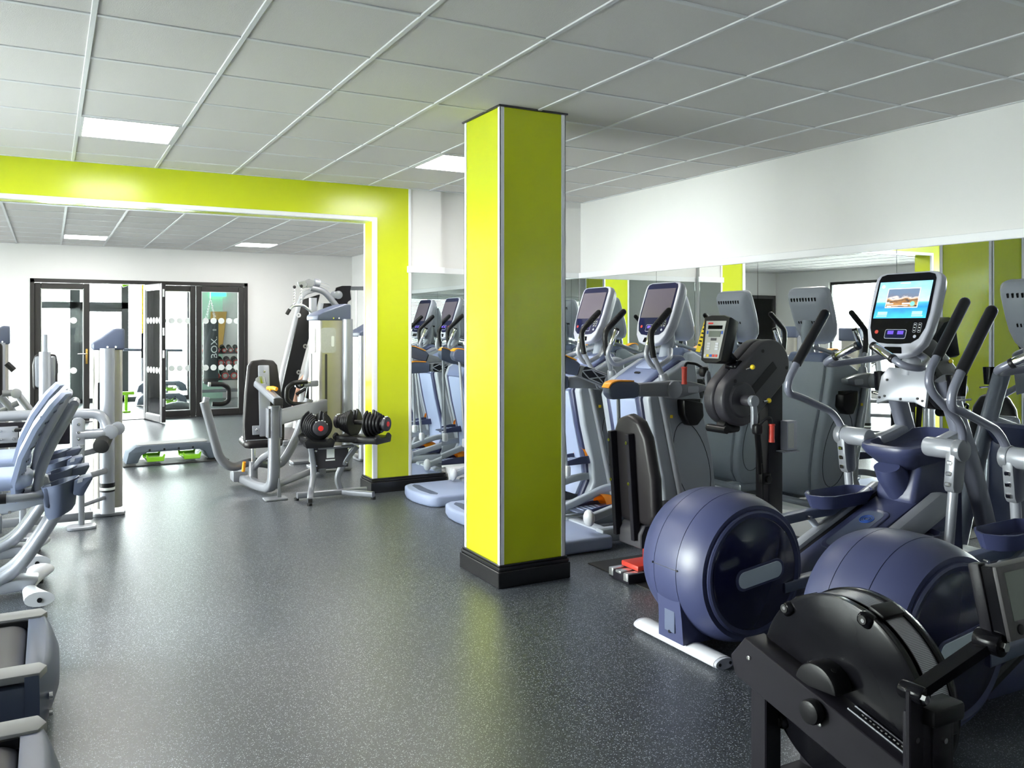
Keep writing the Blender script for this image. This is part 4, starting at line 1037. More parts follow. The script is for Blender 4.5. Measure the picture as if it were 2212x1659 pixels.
    mo = G().box((0, 0, 0), (.225, .05, .185), .006, 2).xf(X).obj('monitor', mat('monitor_grey', (.085, .08, .085), .45, bump=.1, bscale=600, var=.05), t)
    G().b2((-.1135, -.015, -.093), (-.1115, .05, .093), .001, 1).xf(X).obj('monitor_side', 'black_gloss', mo)
    G().b2((-.085, -.0265, -.045), (.09, -.0245, .075)).xf(X).obj('monitor_screen', 'lcd', mo)
    for k in range(4): G().cyl((-.066 + k * .042, -.030, -.068), (-.066 + k * .042, -.024, -.068), .0135, n=16, bev=.002).xf(X).obj('monitor_button', 'black_plastic', mo)
    G().box((-.105, .03, .0), (.03, .03, .20), .004).xf(X).obj('monitor_bracket', 'black_powder', mo)
    G().tube([(-.05, -.42, .69), (.0, -.41, .70), (.065, -.42, .71)], .018, fil=.03).obj('monitor_neck', 'black_powder', ar)
    # handle resting in its hook
    G().tube([(-.17, -.60, .50), (.17, -.60, .50)], .016).obj('pull_handle', 'rubber', t)
    G().tube([(0, -.60, .50), (0, -.52, .40), (0, -.46, .30)], .012, fil=.03).obj('handle_hook', 'black_powder', t)
    return t
rower()
# ------------------------------------------------------------------ treadmills (rear ends reach into the walkway)
def treadmill():
    t = thing('treadmill', '', 'treadmill')
    for s_ in (-1, 1):
        a, b = sorted((s_ * .275, s_ * .385))
        G().prism([(-2.0, a), (-.03, a), (-.005, (a + b) / 2 - s_ * .01), (-.03, b), (-2.0, b)] if s_ > 0 else [(-2.0, b), (-.03, b), (-.005, (a + b) / 2 - s_ * .01), (-.03, a), (-2.0, a)], 'z', .238, .266, .006, 2).obj('side_rail', 'top_rail', t)
        G().prism([(-2.05, .05), (-.12, .04), (-.05, .07), (-.035, .222), (-2.05, .222)], 'y', min(s_ * .33, s_ * .382), max(s_ * .33, s_ * .382), .008, 2).obj('side_skirt', 'slate', t)
    # rear end cap: shell bulging backwards
    def prof(z, k):
        out = []
        for i in range(17):
            y = -.39 + .78 * i / 16
            out.append((-.035 + k * (1 - abs(y / .40) ** 3.0), y, z))
        return out
    rings = []
    for z, k in ((.03, .015), (.05, .045), (.12, .072), (.18, .072), (.235, .05), (.252, .036), (.257, .02)):
        p = prof(z, k); rings.append(p + [(-.078, .385, z), (-.078, -.385, z)])
    cap = G().loft(rings).obj('end_cap', 'slate', t, 50)
    for y in (-.33, .33):
        for z in (.095, .155): G().cyl((.0, y, z), (.028 if False else .012, y, z), .013, n=12).obj('cap_bolt', 'chrome', cap)
    # belt with roller
    G().tube([(-1.95, 0, .236), (-.125, 0, .236), (-.085, 0, .215), (-.085, 0, .15)], 1.0, prof=[(-.265, -.005), (.265, -.005), (.265, .005), (-.265, .005)], fil=.03).obj('running_belt', 'belt', t)
    G().cyl((-.13, -.27, .19), (-.13, .27, .19), .038).obj('rear_roller', 'black_plastic', t)
    G().b2((-2.0, -.27, .10), (-.20, .27, .20), .01).obj('deck', 'black_plastic', t)
    for s_ in (-1, 1): G().b2((-2.0, min(s_ * .268, s_ * .278), .22), (-.08, max(s_ * .268, s_ * .278), .255), .003, 1).obj('belt_guard', 'black_plastic', t)
    # front motor hood, uprights and console (towards the windows)
    G().prism([(-2.15, .03), (-1.55, .03), (-1.60, .27), (-1.80, .36), (-2.12, .34)], 'y', -.39, .39, .03, 3).obj('motor_hood', 'slate', t)
    for s_ in (-1, 1):
        G().tube([(-1.85, s_ * .40, .10), (-1.80, s_ * .40, .60), (-1.72, s_ * .38, 1.22)], .5, prof=RECTP(.12, .08, .35), fil=.2).obj('upright', 'silver_light', t)
        G().tube([(-1.72, s_ * .38, 1.12), (-1.40, s_ * .37, 1.02), (-1.28, s_ * .37, .98)], .026, fil=.06).obj('handrail', 'black_plastic', t)
    G().tube([(-1.72, -.38, 1.18), (-1.66, 0, 1.16), (-1.72, .38, 1.18)], .03, fil=.15).obj('crossbar', 'silver_light', t)
    o = G().box((0, 0, 0), (.08, .52, .40), .03, 3).xf(TR(-1.74, 0, 1.42) @ RY(math.radians(-18))).obj('console', 'console_white', t)
    G().box((.042, 0, .04), (.006, .36, .22), .002, 1).xf(TR(-1.74, 0, 1.42) @ RY(math.radians(-18))).obj('screen', 'dark_screen', o)
    return t
tm = treadmill()
tag(tm, 'treadmill with dark belt and blue-grey end cap beside the recumbent bikes', 'treadmill', 'treadmills facing the windows'); tm.location = (0.0, 3.73, 0)
dup(tm, None, (0.0, 2.60, 0), 0, 'second treadmill from the recumbent bikes, with dark belt and grey rails')

# ------------------------------------------------------------------ recumbent bikes (rear ends with mesh backrests and bottle buckets)
def bike():
    t = thing('recumbent_bike', '', 'exercise bike')
    # rear foot casting: waisted bar with oval ends
    rings = []
    for k in range(13):
        y = -.30 + .60 * k / 12; w_ = .034 + .040 * abs(y / .30) ** 1.6; h = .030 + .012 * abs(y / .30)
        bx_ = -.10 + .055 * abs(y / .30) ** 1.5
        rings.append([(bx_ + w_ * math.cos(a), y, .012 + h + h * .95 * math.sin(a)) for a in [2 * PI * q / 16 for q in range(16)]])
    ft = G().loft(rings).obj('rear_foot', 'white_plastic', t, 50)
    for s_ in (-1, 1):
        G().cyl((-.045, s_ * .296, .05), (-.045, s_ * .304, .05), .013, n=12).obj('foot_screw', 'black_plastic', ft)
        G().cyl((-.05, s_ * .22, 0), (-.05, s_ * .22, .03), .02, n=12).obj('levelling_foot', 'rubber', ft)
    # curved silver main tubes
    for y in (-.055, .055):
        G().tube([(-1.30, y, .10), (-.42, y, .035 + .025), (-.18, y, .13), (-.04, y, .33), (.06, y, .50)], .042 if False else .036, fil=.16, n=14).obj('main_tube', 'silver_light', t)
    G().prism([(-.45, .03), (-.08, .05), (-.05, .10), (-.16, .11), (-.45, .08)], 'y', -.08, .08, .01, 2).obj('foot_web', 'silver_light', t)
    # seat rail with adjuster plate
    rl = G().prism([(-.75, .36), (-.05, .52), (.02, .53), (.04, .59), (-.03, .60), (-.75, .44)], 'y', -.12, .12, .01, 2).obj('seat_rail', 'grey_panel', t)
    for k in range(3): G().cyl((-.28 + k * .045, -.125, .475 + k * .010), (-.28 + k * .045, -.118, .475 + k * .010), .008, n=10).obj('rail_bolt', 'chrome', rl)
    G().cyl((-.03, -.126, .56), (-.03, -.118, .56), .010, n=12, bev=.003).obj('rail_bolt', 'chrome', rl)
    # padded seat
    G().prism([(-.50, -.20), (-.12, -.20), (-.08, -.10), (-.08, .10), (-.12, .20), (-.50, .20), (-.56, .10), (-.56, -.10)], 'z', .62, .70, .035, 3).obj('seat', 'bluegrey', t)
    # mesh backrest: curved shell with holes suggested by ribs
    bk = [(-.145, .56), (-.150, .66), (-.115, .80), (-.045, .95), (.035, 1.07), (.095, 1.135)]
    rings = []
    for i, (x_, z_) in enumerate(bk):
        w_ = (.17, .20, .215, .21, .19, .13)[i]
        front = []; back = []
        for k in range(9):
            y = -w_ + 2 * w_ * k / 8; c = .035 * (y / w_) ** 2
            front.append((x_ - c, y, z_)); back.append((x_ - c + .022, y, z_ - .010))
        rings.append(front + back[::-1])
    bo = G().loft(rings).obj('backrest', 'bluegrey', t, 60)
    slot = G().box((0, 0, 0), (.004, .030, .010), .001, 1).mesh('mesh_slot', 'slate')
    for i in range(9):
        u = .08 + i * .095
        seg = min(4, int(u * 5)); f = u * 5 - seg
        a, b = bk[seg], bk[seg + 1]; x_ = a[0] + (b[0] - a[0]) * f; z_ = a[1] + (b[1] - a[1]) * f
        ang = math.atan2(b[0] - a[0], b[1] - a[1])
        for k in range(-3, 4):
            y = k * .048 + (.024 if i % 2 else 0)
            if abs(y) > .165: continue
            for q in (-.002, .024):
                o = bpy.data.objects.new('mesh_slot', slot); C.objects.link(o); o.parent = bo
                o.location = (x_ - .035 * (y / .21) ** 2 + q, y, z_ - (.010 if q > 0 else 0)); o.rotation_euler = (0, ang, 0)
    # silver back frame
    for s_ in (-1, 1):
        G().tube([(-.05, s_ * .06, .54), (-.055, s_ * .07, .66), (.0, s_ * .085, .82), (.085, s_ * .09, .98), (.125, s_ * .08, 1.06)], .026, fil=.09, n=14).obj('back_frame', 'silver_light', t)
    G().tube([(.125, -.08, 1.06), (.135, 0, 1.075), (.125, .08, 1.06)], .026, fil=.05, n=14).obj('back_frame', 'silver_light', t)
    G().prism([(-.11, .52), (.02, .54), (-.005, .66), (-.05, .68), (-.08, .62)], 'y', -.05, .05, .008, 2).obj('back_bracket', 'silver_light', t)
    # seat handles with grips
    for s_ in (-1, 1):
        hn = G().tube([(.0, s_ * .13, .585), (-.06, s_ * .24, .59), (-.16, s_ * .27, .595), (-.45, s_ * .27, .60)], .022, fil=.07).obj('seat_handle', 'silver_light', t)
        G().tube([(-.20, s_ * .27, .597), (-.45, s_ * .27, .60)], .0265).obj('handle_grip', 'black_plastic', hn)
    # bottle buckets and side pockets
    for s_ in (-1, 1):
        pr = []
        for k in range(24):
            a = 2 * PI * k / 24; r_ = 1 + .12 * math.cos(2 * a)
            pr.append((math.cos(a) * r_, math.sin(a) / r_ ** .5))
        def rg(k, z, rr=1.0): return [(.055 + x_ * .085 * k, s_ * .20 + y_ * .082 * k, z + x_ * .022) for x_, y_ in pr]
        bu = G().loft([rg(.62, .475), rg(.78, .50), rg(.95, .64), rg(1.0, .655), rg(.93, .655), rg(.74, .52), rg(.70, .505)]).obj('bottle_bucket', 'slate', t, 50)
        G().prism([(.12, .665), (.21, .685), (.215, .67), (.165, .575), (.115, .585)], 'y', min(s_ * .15, s_ * .27), max(s_ * .15, s_ * .27), .010, 2).obj('side_pocket', 'slate', bu)
        G().prism([(.14, .672), (.165, .677), (.160, .655), (.135, .650)], 'y', s_ * .27 - .002, s_ * .27 + .002).obj('pocket_label', 'console_white', bu)
        G().prism([(-.03, .63), (.01, .64), (.0, .52), (-.02, .53)], 'y', s_ * .20 - .05, s_ * .20 + .05, .006, 2).obj('bucket_clip', 'slate', bu)
    # drive housing and console mast towards the windows
    G().prism([(-1.75, .06), (-1.15, .08), (-1.05, .35), (-1.20, .62), (-1.55, .66), (-1.75, .45)], 'y', -.11, .11, .04, 3).obj('drive_housing', 'slate', t)
    for s_ in (-1, 1):
        G().tube([(-1.25, 0, .36), (-1.25, s_ * .16, .36), (-1.25 + s_ * .16, s_ * .16, .36), (-1.25 + s_ * .16, s_ * .27, .36)], .014, fil=.02).obj('crank', 'silver', t)
        G().box((-1.25 + s_ * .16, s_ * .24, .38), (.09, .10, .04), .012).obj('pedal', 'black_plastic', t)
    G().tube([(-1.55, 0, .62), (-1.62, 0, 1.0), (-1.52, 0, 1.22)], .04, fil=.15).obj('mast', 'silver_light', t)
    o = G().box((0, 0, 0), (.07, .40, .44), .03, 3).xf(TR(-1.50, 0, 1.40) @ RY(math.radians(-20))).obj('console', 'console_white', t)
    G().box((.037, 0, .04), (.006, .30, .22), .002, 1).xf(TR(-1.50, 0, 1.40) @ RY(math.radians(-20))).obj('screen', 'dark_screen', o)
    G().tube([(-1.75, -.28, .03), (-1.75, .28, .03)], .03).obj('front_foot', 'white_plastic', t)
    return t
bk1 = bike()
tag(bk1, 'silver recumbent bike with mesh backrest beside the treadmills', 'exercise bike', 'recumbent bikes facing the windows'); bk1.location = (0.0, 5.27, 0)
dup(bk1, None, (-.02, 6.05, 0), 0, 'silver recumbent bike with mesh backrest beside the steel weight tower')

# ------------------------------------------------------------------ shared weight tower
def tower(parent, x, y, w, d, z1, rz=0.0, tube_at=(1, -1), label=True):
    X = TR(x, y, 0) @ RZ(rz)
    sh = G().prism(rect(w, d, .05, 5), 'z', .06, z1 - .10).xf(X).obj('weight_shield', 'steel', parent)
    cp = G().prism([(-w / 2 - .012, z1 - .115), (w / 2 + .012, z1 - .115), (w / 2 + .012, z1 + .055), (w / 2 - .05, z1 + .06), (-w / 2 + .05, z1 - .025), (-w / 2 - .012, z1 - .06)], 'y', -d / 2 - .012, d / 2 + .012, .016, 3).xf(X).obj('tower_cap', 'slate', parent)
    for q in (-.03, .03): G().cyl(X @ V(q + .02, -d / 2 - .016, z1 - .09), X @ V(q + .02, -d / 2 - .010, z1 - .09), .008, n=10).obj('cap_rivet', 'chrome', cp)
    tx, ty = tube_at
    tb = G().cyl((tx * (w / 2 - .03), ty * (d / 2 + .02), .03), (tx * (w / 2 - .03), ty * (d / 2 + .02), z1 - .10), .055, n=24).xf(X).obj('corner_tube', 'silver_light', parent)
    G().lathe([(.0552, 0), (.0562, 0), (.0562, .07), (.0552, .07)], X @ V(tx * (w / 2 - .03), ty * (d / 2 + .02), .20), (0, 0, 1), 24).obj('rating_label', 'black_plastic', tb)
    G().lathe([(.0564, 0), (.0568, 0), (.0568, .02), (.0564, .02)], X @ V(tx * (w / 2 - .03), ty * (d / 2 + .02), .215), (0, 0, 1), 24).obj('rating_text', 'print_white', tb)
    G().prism(rect(w + .04, d + .06, .05, 4), 'z', .0, .028, .006, 1).xf(X).obj('tower_foot', 'silver', parent)
    return X, sh

# ------------------------------------------------------------------ weight machine between the bikes and the far room
R0 = V(0.42, 7.22, 0)
wm = thing('weight_machine', 'silver weight machine with steel tower beside the walkway between the rooms', 'exercise machine', R0)
B_ = TR(-R0.x, -R0.y, 0)
def wg(g, name, m, parent=wm, ang=35): return g.xf(B_).obj(name, m, parent, ang)
tower(wm, 0.0, .11, .21, .30, 1.43, 0, (-.15, -1))
wg(G().prism([(.36, .62), (.34, .63), (.34, 1.06), (.36, 1.06)], 'y', 7.165, 7.17), 'shield_slot', 'black_plastic')
# long roller tube and its crank end
rt = wg(G().tube([V(-.75, 7.02, .84), V(.13, 6.98, .845), V(.36, 6.95, .835), V(.40, 6.92, .70), V(.36, 6.90, .69), V(.18, 6.90, .69)], .038, fil=.10, n=16), 'roller_tube', 'silver_light')
wg(G().cyl((.415, 6.87, .70), (.415, 6.99, .70), .055, bev=.006).cyl((.47, 6.90, .72), (.47, 6.96, .72), .05, bev=.006), 'pivot_disc', 'silver_light')
wg(G().prism([(.15, .57), (.24, .57), (.24, .80), (.21, .82), (.17, .82), (.15, .80)], 'y', 6.87, 6.90, .01, 2), 'pivot_plate', 'silver_light')
for z in (.61, .66, .71, .77): wg(G().cyl((.195, 6.862, z), (.195, 6.872, z), .012, n=12, bev=.003), 'pivot_bolt', 'chrome')
wg(G().cyl((.345, 6.82, .60), (.385, 6.98, .655), .058, bev=.006), 'counterweight', 'rubber')
# short leg with plates, links to the tower
wg(G().tube([V(.215, 6.86, .02), V(.215, 6.86, .62)], .5, prof=RECTP(.085, .085, .3)), 'short_leg', 'silver')
wg(G().prism(rect(.20, .13, .04, 4, .215, 6.83), 'z', 0, .022, .004, 1), 'floor_plate', 'silver_light')
for z in (.55, .37, .16): wg(G().tube([V(.215, 6.88, z), V(.30, 7.0, z), V(.40, 7.14, z)], .5, prof=RECTP(.11 if z > .3 else .06, .09 if z > .3 else .06, .3), fil=.05), 'cross_link', 'silver')
for z in (.60, .55, .42, .36, .30): wg(G().cyl((.21, 6.808, z), (.21, 6.82, z), .010, n=10, bev=.002), 'leg_bolt', 'chrome')
# pad post
pp = wg(G().tube([V(-.03, 7.30, .84), V(-.03, 7.36, 1.30)], .042, n=16), 'pad_post', 'silver_light')
wg(G().prism([(-.10, 1.02), (.045, 1.02), (.05, 1.27), (-.105, 1.27)], 'y', 7.39, 7.42, .02, 2), 'pad_bracket', 'silver_light', pp)
wg(G().prism([(-.115, 1.0), (.06, 1.0), (.065, 1.20), (.05, 1.285), (-.10, 1.285), (-.12, 1.20)], 'y', 7.42, 7.48, .025, 3), 'pad', 'vinyl', pp)
wg(G().tube([V(-.03, 7.36, 1.28), V(-.03, 7.35, 1.44)], [.022, .020], n=12), 'post_grip', 'grey_panel', pp)
wg(G().tube([V(.0, 7.34, 1.0), V(.07, 7.32, 1.0), V(.10, 7.31, .97)], .010, fil=.02), 'post_lever', 'silver', pp)
# front post, dark beam under the tube, plates
wg(G().tube([V(-.165, 6.66, .02), V(-.165, 6.66, .77)], .5, prof=RECTP(.11, .09, .3)), 'front_post', 'silver_light')
wg(G().box((-.165, 6.66, .775), (.105, .085, .02), .008), 'post_cap', 'black_plastic')
wg(G().prism(rect(.19, .16, .03, 4, -.18, 6.68), 'z', 0, .022, .004, 1), 'floor_plate', 'silver_light')
wg(G().b2((-.80, 6.93, .62), (.14, 6.97, .80), .008), 'dark_beam', 'black_powder')
for x_ in (-.27, -.03):
    pb = wg(G().b2((x_ - .07, 6.905, .655), (x_ + .07, 6.93, .775), .006), 'beam_plate', 'silver_light')
    for z in (.685, .745): wg(G().cyl((x_ - .04, 6.895, z), (x_ - .04, 6.906, z), .010, n=10, bev=.003).cyl((x_ + .04, 6.895, z), (x_ + .04, 6.906, z), .010, n=10, bev=.003), 'plate_bolt', 'chrome', pb)
wg(G().box((-.33, 6.85, .50), (.30, .30, .07), .03, 3), 'seat', 'vinyl')
wg(G().b2((-.36, 6.82, .02), (-.30, 6.88, .46), .006), 'seat_post', 'silver')
wg(G().b2((-.75, 7.0, .02), (.30, 7.06, .08), .008), 'floor_tube', 'silver')
wg(G().b2((-.75, 7.0, .02), (-.68, 7.06, .84), .008), 'end_post', 'silver')
wg(G().cyl((-.72, 7.03, .0), (-.72, 7.03, .03), .05), 'end_foot', 'silver')

# machine at the far end by the white wall beside the glass doors
R1 = V(-.42, 9.1, 0)
w2 = thing('weight_machine', 'weight machine with angled silver levers beside the glass doors, next to the white wall', 'exercise machine', R1)
def w2g(g, name, m, parent=w2, ang=35): return g.xf(TR(-R1.x, -R1.y, 0)).obj(name, m, parent, ang)
tower(w2, -.02, .0, .20, .28, 1.45, 0, (.3, -1))
w2g(G().tube([V(-0.402, 8.800, 0.864), V(-0.320, 8.800, 0.754), V(-0.223, 8.800, 0.534), V(-0.223, 8.800, 0.232)], .034, fil=.08), 'lever_arm', 'silver')
w2g(G().tube([V(-0.379, 8.700, 0.892), V(-0.265, 8.700, 0.896), V(-0.100, 8.700, 0.646), V(0.046, 8.700, 0.391)], .030, fil=.04), 'lever_arm', 'silver')
w2g(G().cyl(V(-0.267, 8.660, 0.891), V(-0.270, 8.760, 0.884), .045, bev=.006), 'lever_joint', 'silver_light')
w2g(G().tube([V(-0.402, 8.800, 0.724), V(-0.253, 8.800, 0.794)], .026), 'lever_link', 'silver')
w2g(G().tube([V(-0.348, 8.750, 1.164), V(-0.289, 8.750, 1.099)], .026), 'grip', 'black_plastic')
w2g(G().b2((-.50, 8.6, .02), (.05, 8.68, .09), .01), 'floor_tube', 'silver')
w2g(G().b2((-.44, 8.64, .02), (-.38, 9.0, .09), .01), 'floor_tube', 'silver')
w2g(G().b2((-.12, 8.64, .06), (-.05, 8.72, .60), .01), 'front_post', 'silver')
w2g(G().prism(rect(.12, .34, .03, 4, -.46, 8.62), 'z', .48, .55, .02, 2), 'seat', 'vinyl')
w2g(G().b2((-.49, 8.58, .06), (-.43, 8.66, .48), .006), 'seat_post', 'silver')
w2g(G().prism(rect(.12, .55, .04, 4, -.44, 1.08), 'y', 8.78, 8.84, .02, 2), 'backrest', 'vinyl')

# ------------------------------------------------------------------ aerobic step on a mat in the far room
def aero_step(label, loc, rz=0, L=.98, mat_=True):
    t = thing('aerobic_step', label, 'step', loc, rz, 'aerobic steps')
    h = L / 2
    pr = [(-h, .02), (-h + .03, .14), (-h + .10, .195), (-h + .16, .205), (h - .16, .205), (h - .10, .195), (h - .03, .14), (h, .02), (h - .12, .02), (h - .16, .105), (h - .22, .13), (-h + .22, .13), (-h + .16, .105), (-h + .12, .02)]
    G().prism(pr, 'y', -.16, .16, .010, 2).obj('platform', 'step_blue', t)
    G().prism(rect(L - .24, .26, .05, 5), 'z', .204, .213, .003, 1).obj('top_pad', 'top_rail', t)
    g = G()
    for k in range(4): g.cyl((-h + .24 + k * .15, -.1625, .155), (-h + .24 + k * .15, -.158, .155), .012, n=10)
    g.obj('screw_recess', 'black_plastic', t)
    for s_ in (-1, 1):
        x_ = s_ * (h - .30)
        for q in (-1, 1):
            G().prism([(-.085, .028), (.085, .028), (.10, .10), (.085, .105), (.07, .078), (-.07, .078), (-.085, .105), (-.10, .10)], 'y', q * .165 - .006, q * .165 + .006, .003, 1).xf(TR(x_, 0, 0)).obj('riser', 'green', t)
        G().b2((x_ - .08, -.158, .028), (x_ + .08, .158, .05), .004).obj('riser', 'green', t)
    return t
aero_step('blue-grey aerobic step with green risers on the floor of the far room', (1.21, 9.75, .012), math.radians(2))
tag(G().b2((.70, 9.56, 0), (1.80, 9.98, .012), .004, 1).obj('exercise_mat', 'rubber'), 'thin black mat under the aerobic step in the far room', 'mat')
# ------------------------------------------------------------------ chest press with its weight tower
R2 = V(1.78, 7.60, 0)
cp_ = thing('chest_press', 'silver seated chest press with black backrest and curved arms, by the lime jamb', 'exercise machine', R2)
def cg(g, name, m, parent=cp_, ang=35): return g.xf(TR(-R2.x, -R2.y, 0)).obj(name, m, parent, ang)
RP = RECTP(.10, .085, .35)
up_ = cg(G().tube([V(1.62, 8.02, .07), V(1.70, 7.60, .055), V(1.765, 7.36, .065), V(1.77, 7.34, .30), V(1.77, 7.34, .80)], .5, prof=[(a * 2, b * 2) for a, b in RP], fil=.12), 'main_frame', 'silver')
cg(G().prism(rect(.20, .14, .02, 3, 1.745, 7.20), 'z', 0, .016, .004, 1), 'floor_plate', 'silver', up_)
cg(G().prism([(1.765, .016), (1.80, .016), (1.785, .18), (1.775, .18)], 'y', 7.20, 7.21), 'foot_gusset', 'silver', up_)
for dx in (-.055, .055):
    cg(G().b2((1.77 + dx - .007, 7.30, .52), (1.77 + dx + .007, 7.40, .78), .004), 'sleeve_plate', 'silver', up_)
# back angled tube with black end cap, chrome sleeve and yellow pull
bt = cg(G().tube([V(1.70, 7.66, .98), V(1.755, 7.42, .895), V(1.785, 7.27, .845)], .5, prof=RECTP(.17, .14, .35), fil=.05), 'back_arm', 'silver')
cg(G().box((1.787, 7.262, .842), (.085, .02, .065), .02, 3), 'end_cap', 'rubber', bt)
cg(G().cyl((1.72, 7.60, .95), (1.72, 7.66, 1.02), .045), 'sleeve', 'chrome', bt)
cg(G().cyl((1.755, 7.42, .93), (1.755, 7.42, .945), .012).tube([V(1.735, 7.45, .95), V(1.78, 7.40, .955), V(1.80, 7.37, .945)], .018, fil=.02), 'pull_knob', 'orange', bt)
# backrest and its plate
BX = TR(1.775, 7.78, .80) @ RX(math.radians(-6))
br = [(-.185, -.36), (-.19, -.20), (-.165, .10), (-.135, .34), (-.10, .385), (0, .395), (.10, .385), (.135, .34), (.165, .10), (.19, -.20), (.185, -.36), (.14, -.40), (-.14, -.40)]
bko = G().prism(br, 'y', -.03, .05, .02, 3).xf(BX); bko = cg(bko, 'backrest', 'vinyl')
cg(G().b2((-.052, -.062, -.32), (.052, -.030, .34), .012).xf(BX), 'back_plate', 'silver_light', bko)
cg(G().b2((-.115, -.055, -.30), (-.05, -.030, -.215), .004).xf(BX), 'back_bracket', 'silver_light', bko)
for x_, z_ in ((0, .28), (-.085, -.255)): cg(G().cyl((x_, -.070, z_), (x_, -.056, z_), .013, n=12, bev=.003).xf(BX), 'back_bolt', 'chrome', bko)
# seat and post
so = cg(G().prism([(1.58, 7.72), (1.60, 8.02), (1.66, 8.14), (1.88, 8.14), (1.94, 8.02), (1.95, 7.72), (1.90, 7.66), (1.62, 7.66)], 'z', .385, .455, .028, 3), 'seat', 'vinyl')
cg(G().prism([(1.60, 7.70), (1.62, 8.02), (1.67, 8.11), (1.87, 8.11), (1.92, 8.02), (1.93, 7.70)], 'z', .450, .462, .004, 1), 'seat_welt', 'silver_light', so)
cg(G().cyl((1.70, 7.86, .20), (1.70, 7.86, .39), .022), 'seat_stem', 'chrome', so)
cg(G().tube([V(1.70, 7.86, .05), V(1.70, 7.86, .24)], .042), 'seat_post', 'silver')
cg(G().tube([V(1.70, 7.86, .17), V(1.74, 7.66, .30), V(1.77, 7.42, .38)], .03, fil=.06), 'seat_brace', 'silver')
cg(G().tube([V(1.60, 7.82, .16), V(1.605, 7.80, .25)], .016), 'seat_lever', 'orange')
# pivot block and two curved press arms with D handles
cg(G().box((1.60, 8.02, .09), (.14, .16, .10), .02, 2), 'pivot_block', 'silver_light')
al = cg(G().tube([V(1.271, 7.950, 0.808), V(1.408, 7.950, 0.277), V(1.517, 7.950, 0.173), V(1.66, 7.95, .22), V(1.75, 7.97, .22)], .042, fil=.14, n=16), 'press_arm', 'silver')
cg(G().tube([V(1.284, 7.950, 0.807), V(1.292, 7.950, 0.850)], .030), 'arm_cap', 'silver_light', al)
def dh(p, name): return cg(G().tube(p, .022, fil=.06, n=14), name, 'black_plastic', al)
dh([V(1.342, 7.950, 0.784), V(1.442, 7.950, 0.779), V(1.492, 7.950, 0.807), V(1.492, 7.950, 0.929), V(1.442, 7.950, 0.965), V(1.329, 7.950, 0.968)], 'd_handle')
cg(G().tube([V(1.329, 7.950, 0.968), V(1.308, 7.950, 0.969)], .020), 'handle_end', 'alu', al)
ar_ = cg(G().tube([V(2.288, 8.050, 0.785), V(2.158, 8.050, 0.390), V(1.999, 8.050, 0.138), V(1.80, 8.0, .20), V(1.70, 7.98, .20)], .042, fil=.16, n=16), 'press_arm', 'silver')
cg(G().tube([V(2.255, 8.000, 0.740), V(2.108, 8.000, 0.747), V(2.049, 8.000, 0.790), V(2.054, 8.000, 0.906), V(2.117, 8.000, 0.954), V(2.255, 8.000, 0.959)], .022, fil=.06, n=14), 'd_handle', 'black_plastic', ar_)
cg(G().tube([V(2.255, 8.000, 0.959), V(2.283, 8.000, 0.958)], .020), 'handle_end', 'alu', ar_)
cg(G().cyl(V(2.214, 8.120, 0.930), V(2.187, 8.020, 0.937), .045, bev=.006), 'range_disc', 'black_plastic')
cg(G().cyl(V(2.187, 8.020, 0.937), V(2.182, 8.000, 0.938), .028, bev=.006), 'range_cap', 'chrome')
cg(G().tube([V(2.188, 8.160, 0.928), V(2.437, 8.300, 0.921)], .5, prof=RECTP(.10, .12, .2)), 'range_arm', 'silver')
# links to the tower
cg(G().tube([V(1.80, 7.36, .69), V(2.52, 8.32, .69)], .5, prof=RECTP(.15, .26, .2)), 'upper_link', 'silver')
cg(G().tube([V(1.78, 7.48, .06), V(2.52, 8.34, .06)], .5, prof=RECTP(.12, .12, .35)), 'lower_link', 'silver')
Xt, sh_ = tower(cp_, 2.63 - R2.x, 8.52 - R2.y, .34, .38, 1.68, 0, (1, -1))
G().prism(rect(.16, .26, .03, 4), 'x', -.004, .002).xf(Xt @ TR(-.17, -.02, 1.36)).obj('instruction_label', 'decal', sh_)
G().prism(rect(.035, .10, .01, 2, -.05, .02), 'x', -.008, -.003).xf(Xt @ TR(-.17, -.02, 1.36)).obj('label_figure', 'print_white', sh_)
G().prism(rect(.022, 1.0, .011, 4), 'x', -.004, .002).xf(Xt @ TR(-.17, .05, .72)).obj('pin_slot', 'black_plastic', sh_)
G().prism(rect(.16, .26, .03, 4), 'y', -.004, .002).xf(Xt @ TR(-.06, -.19, 1.36)).obj('instruction_label', 'decal', sh_)
G().prism(rect(.03, .11, .01, 2, .045, -.01), 'y', -.008, -.003).xf(Xt @ TR(-.06, -.19, 1.36)).obj('label_figure', 'print_white', sh_)
G().prism(rect(.024, 1.0, .012, 4), 'y', -.004, .002).xf(Xt @ TR(-.085, -.19, .72)).obj('pin_slot', 'charcoal', sh_)
pu = cg(G().cyl((2.42, 8.02, .20), (2.42, 8.05, .20), .12, bev=.008), 'cable_pulley', 'grey_panel')
cg(G().lathe([(.10, 0), (.124, 0), (.124, .02), (.10, .02)], (2.42, 8.05, .20), (0, 1, 0), 32), 'pulley_rim', 'rubber', pu)
cg(G().cyl((2.42, 8.005, .20), (2.42, 8.02, .20), .014, n=12), 'pulley_bolt', 'chrome', pu)
cg(G().b2((2.40, 8.05, .03), (2.46, 8.30, .14), .006), 'pulley_bracket', 'silver')

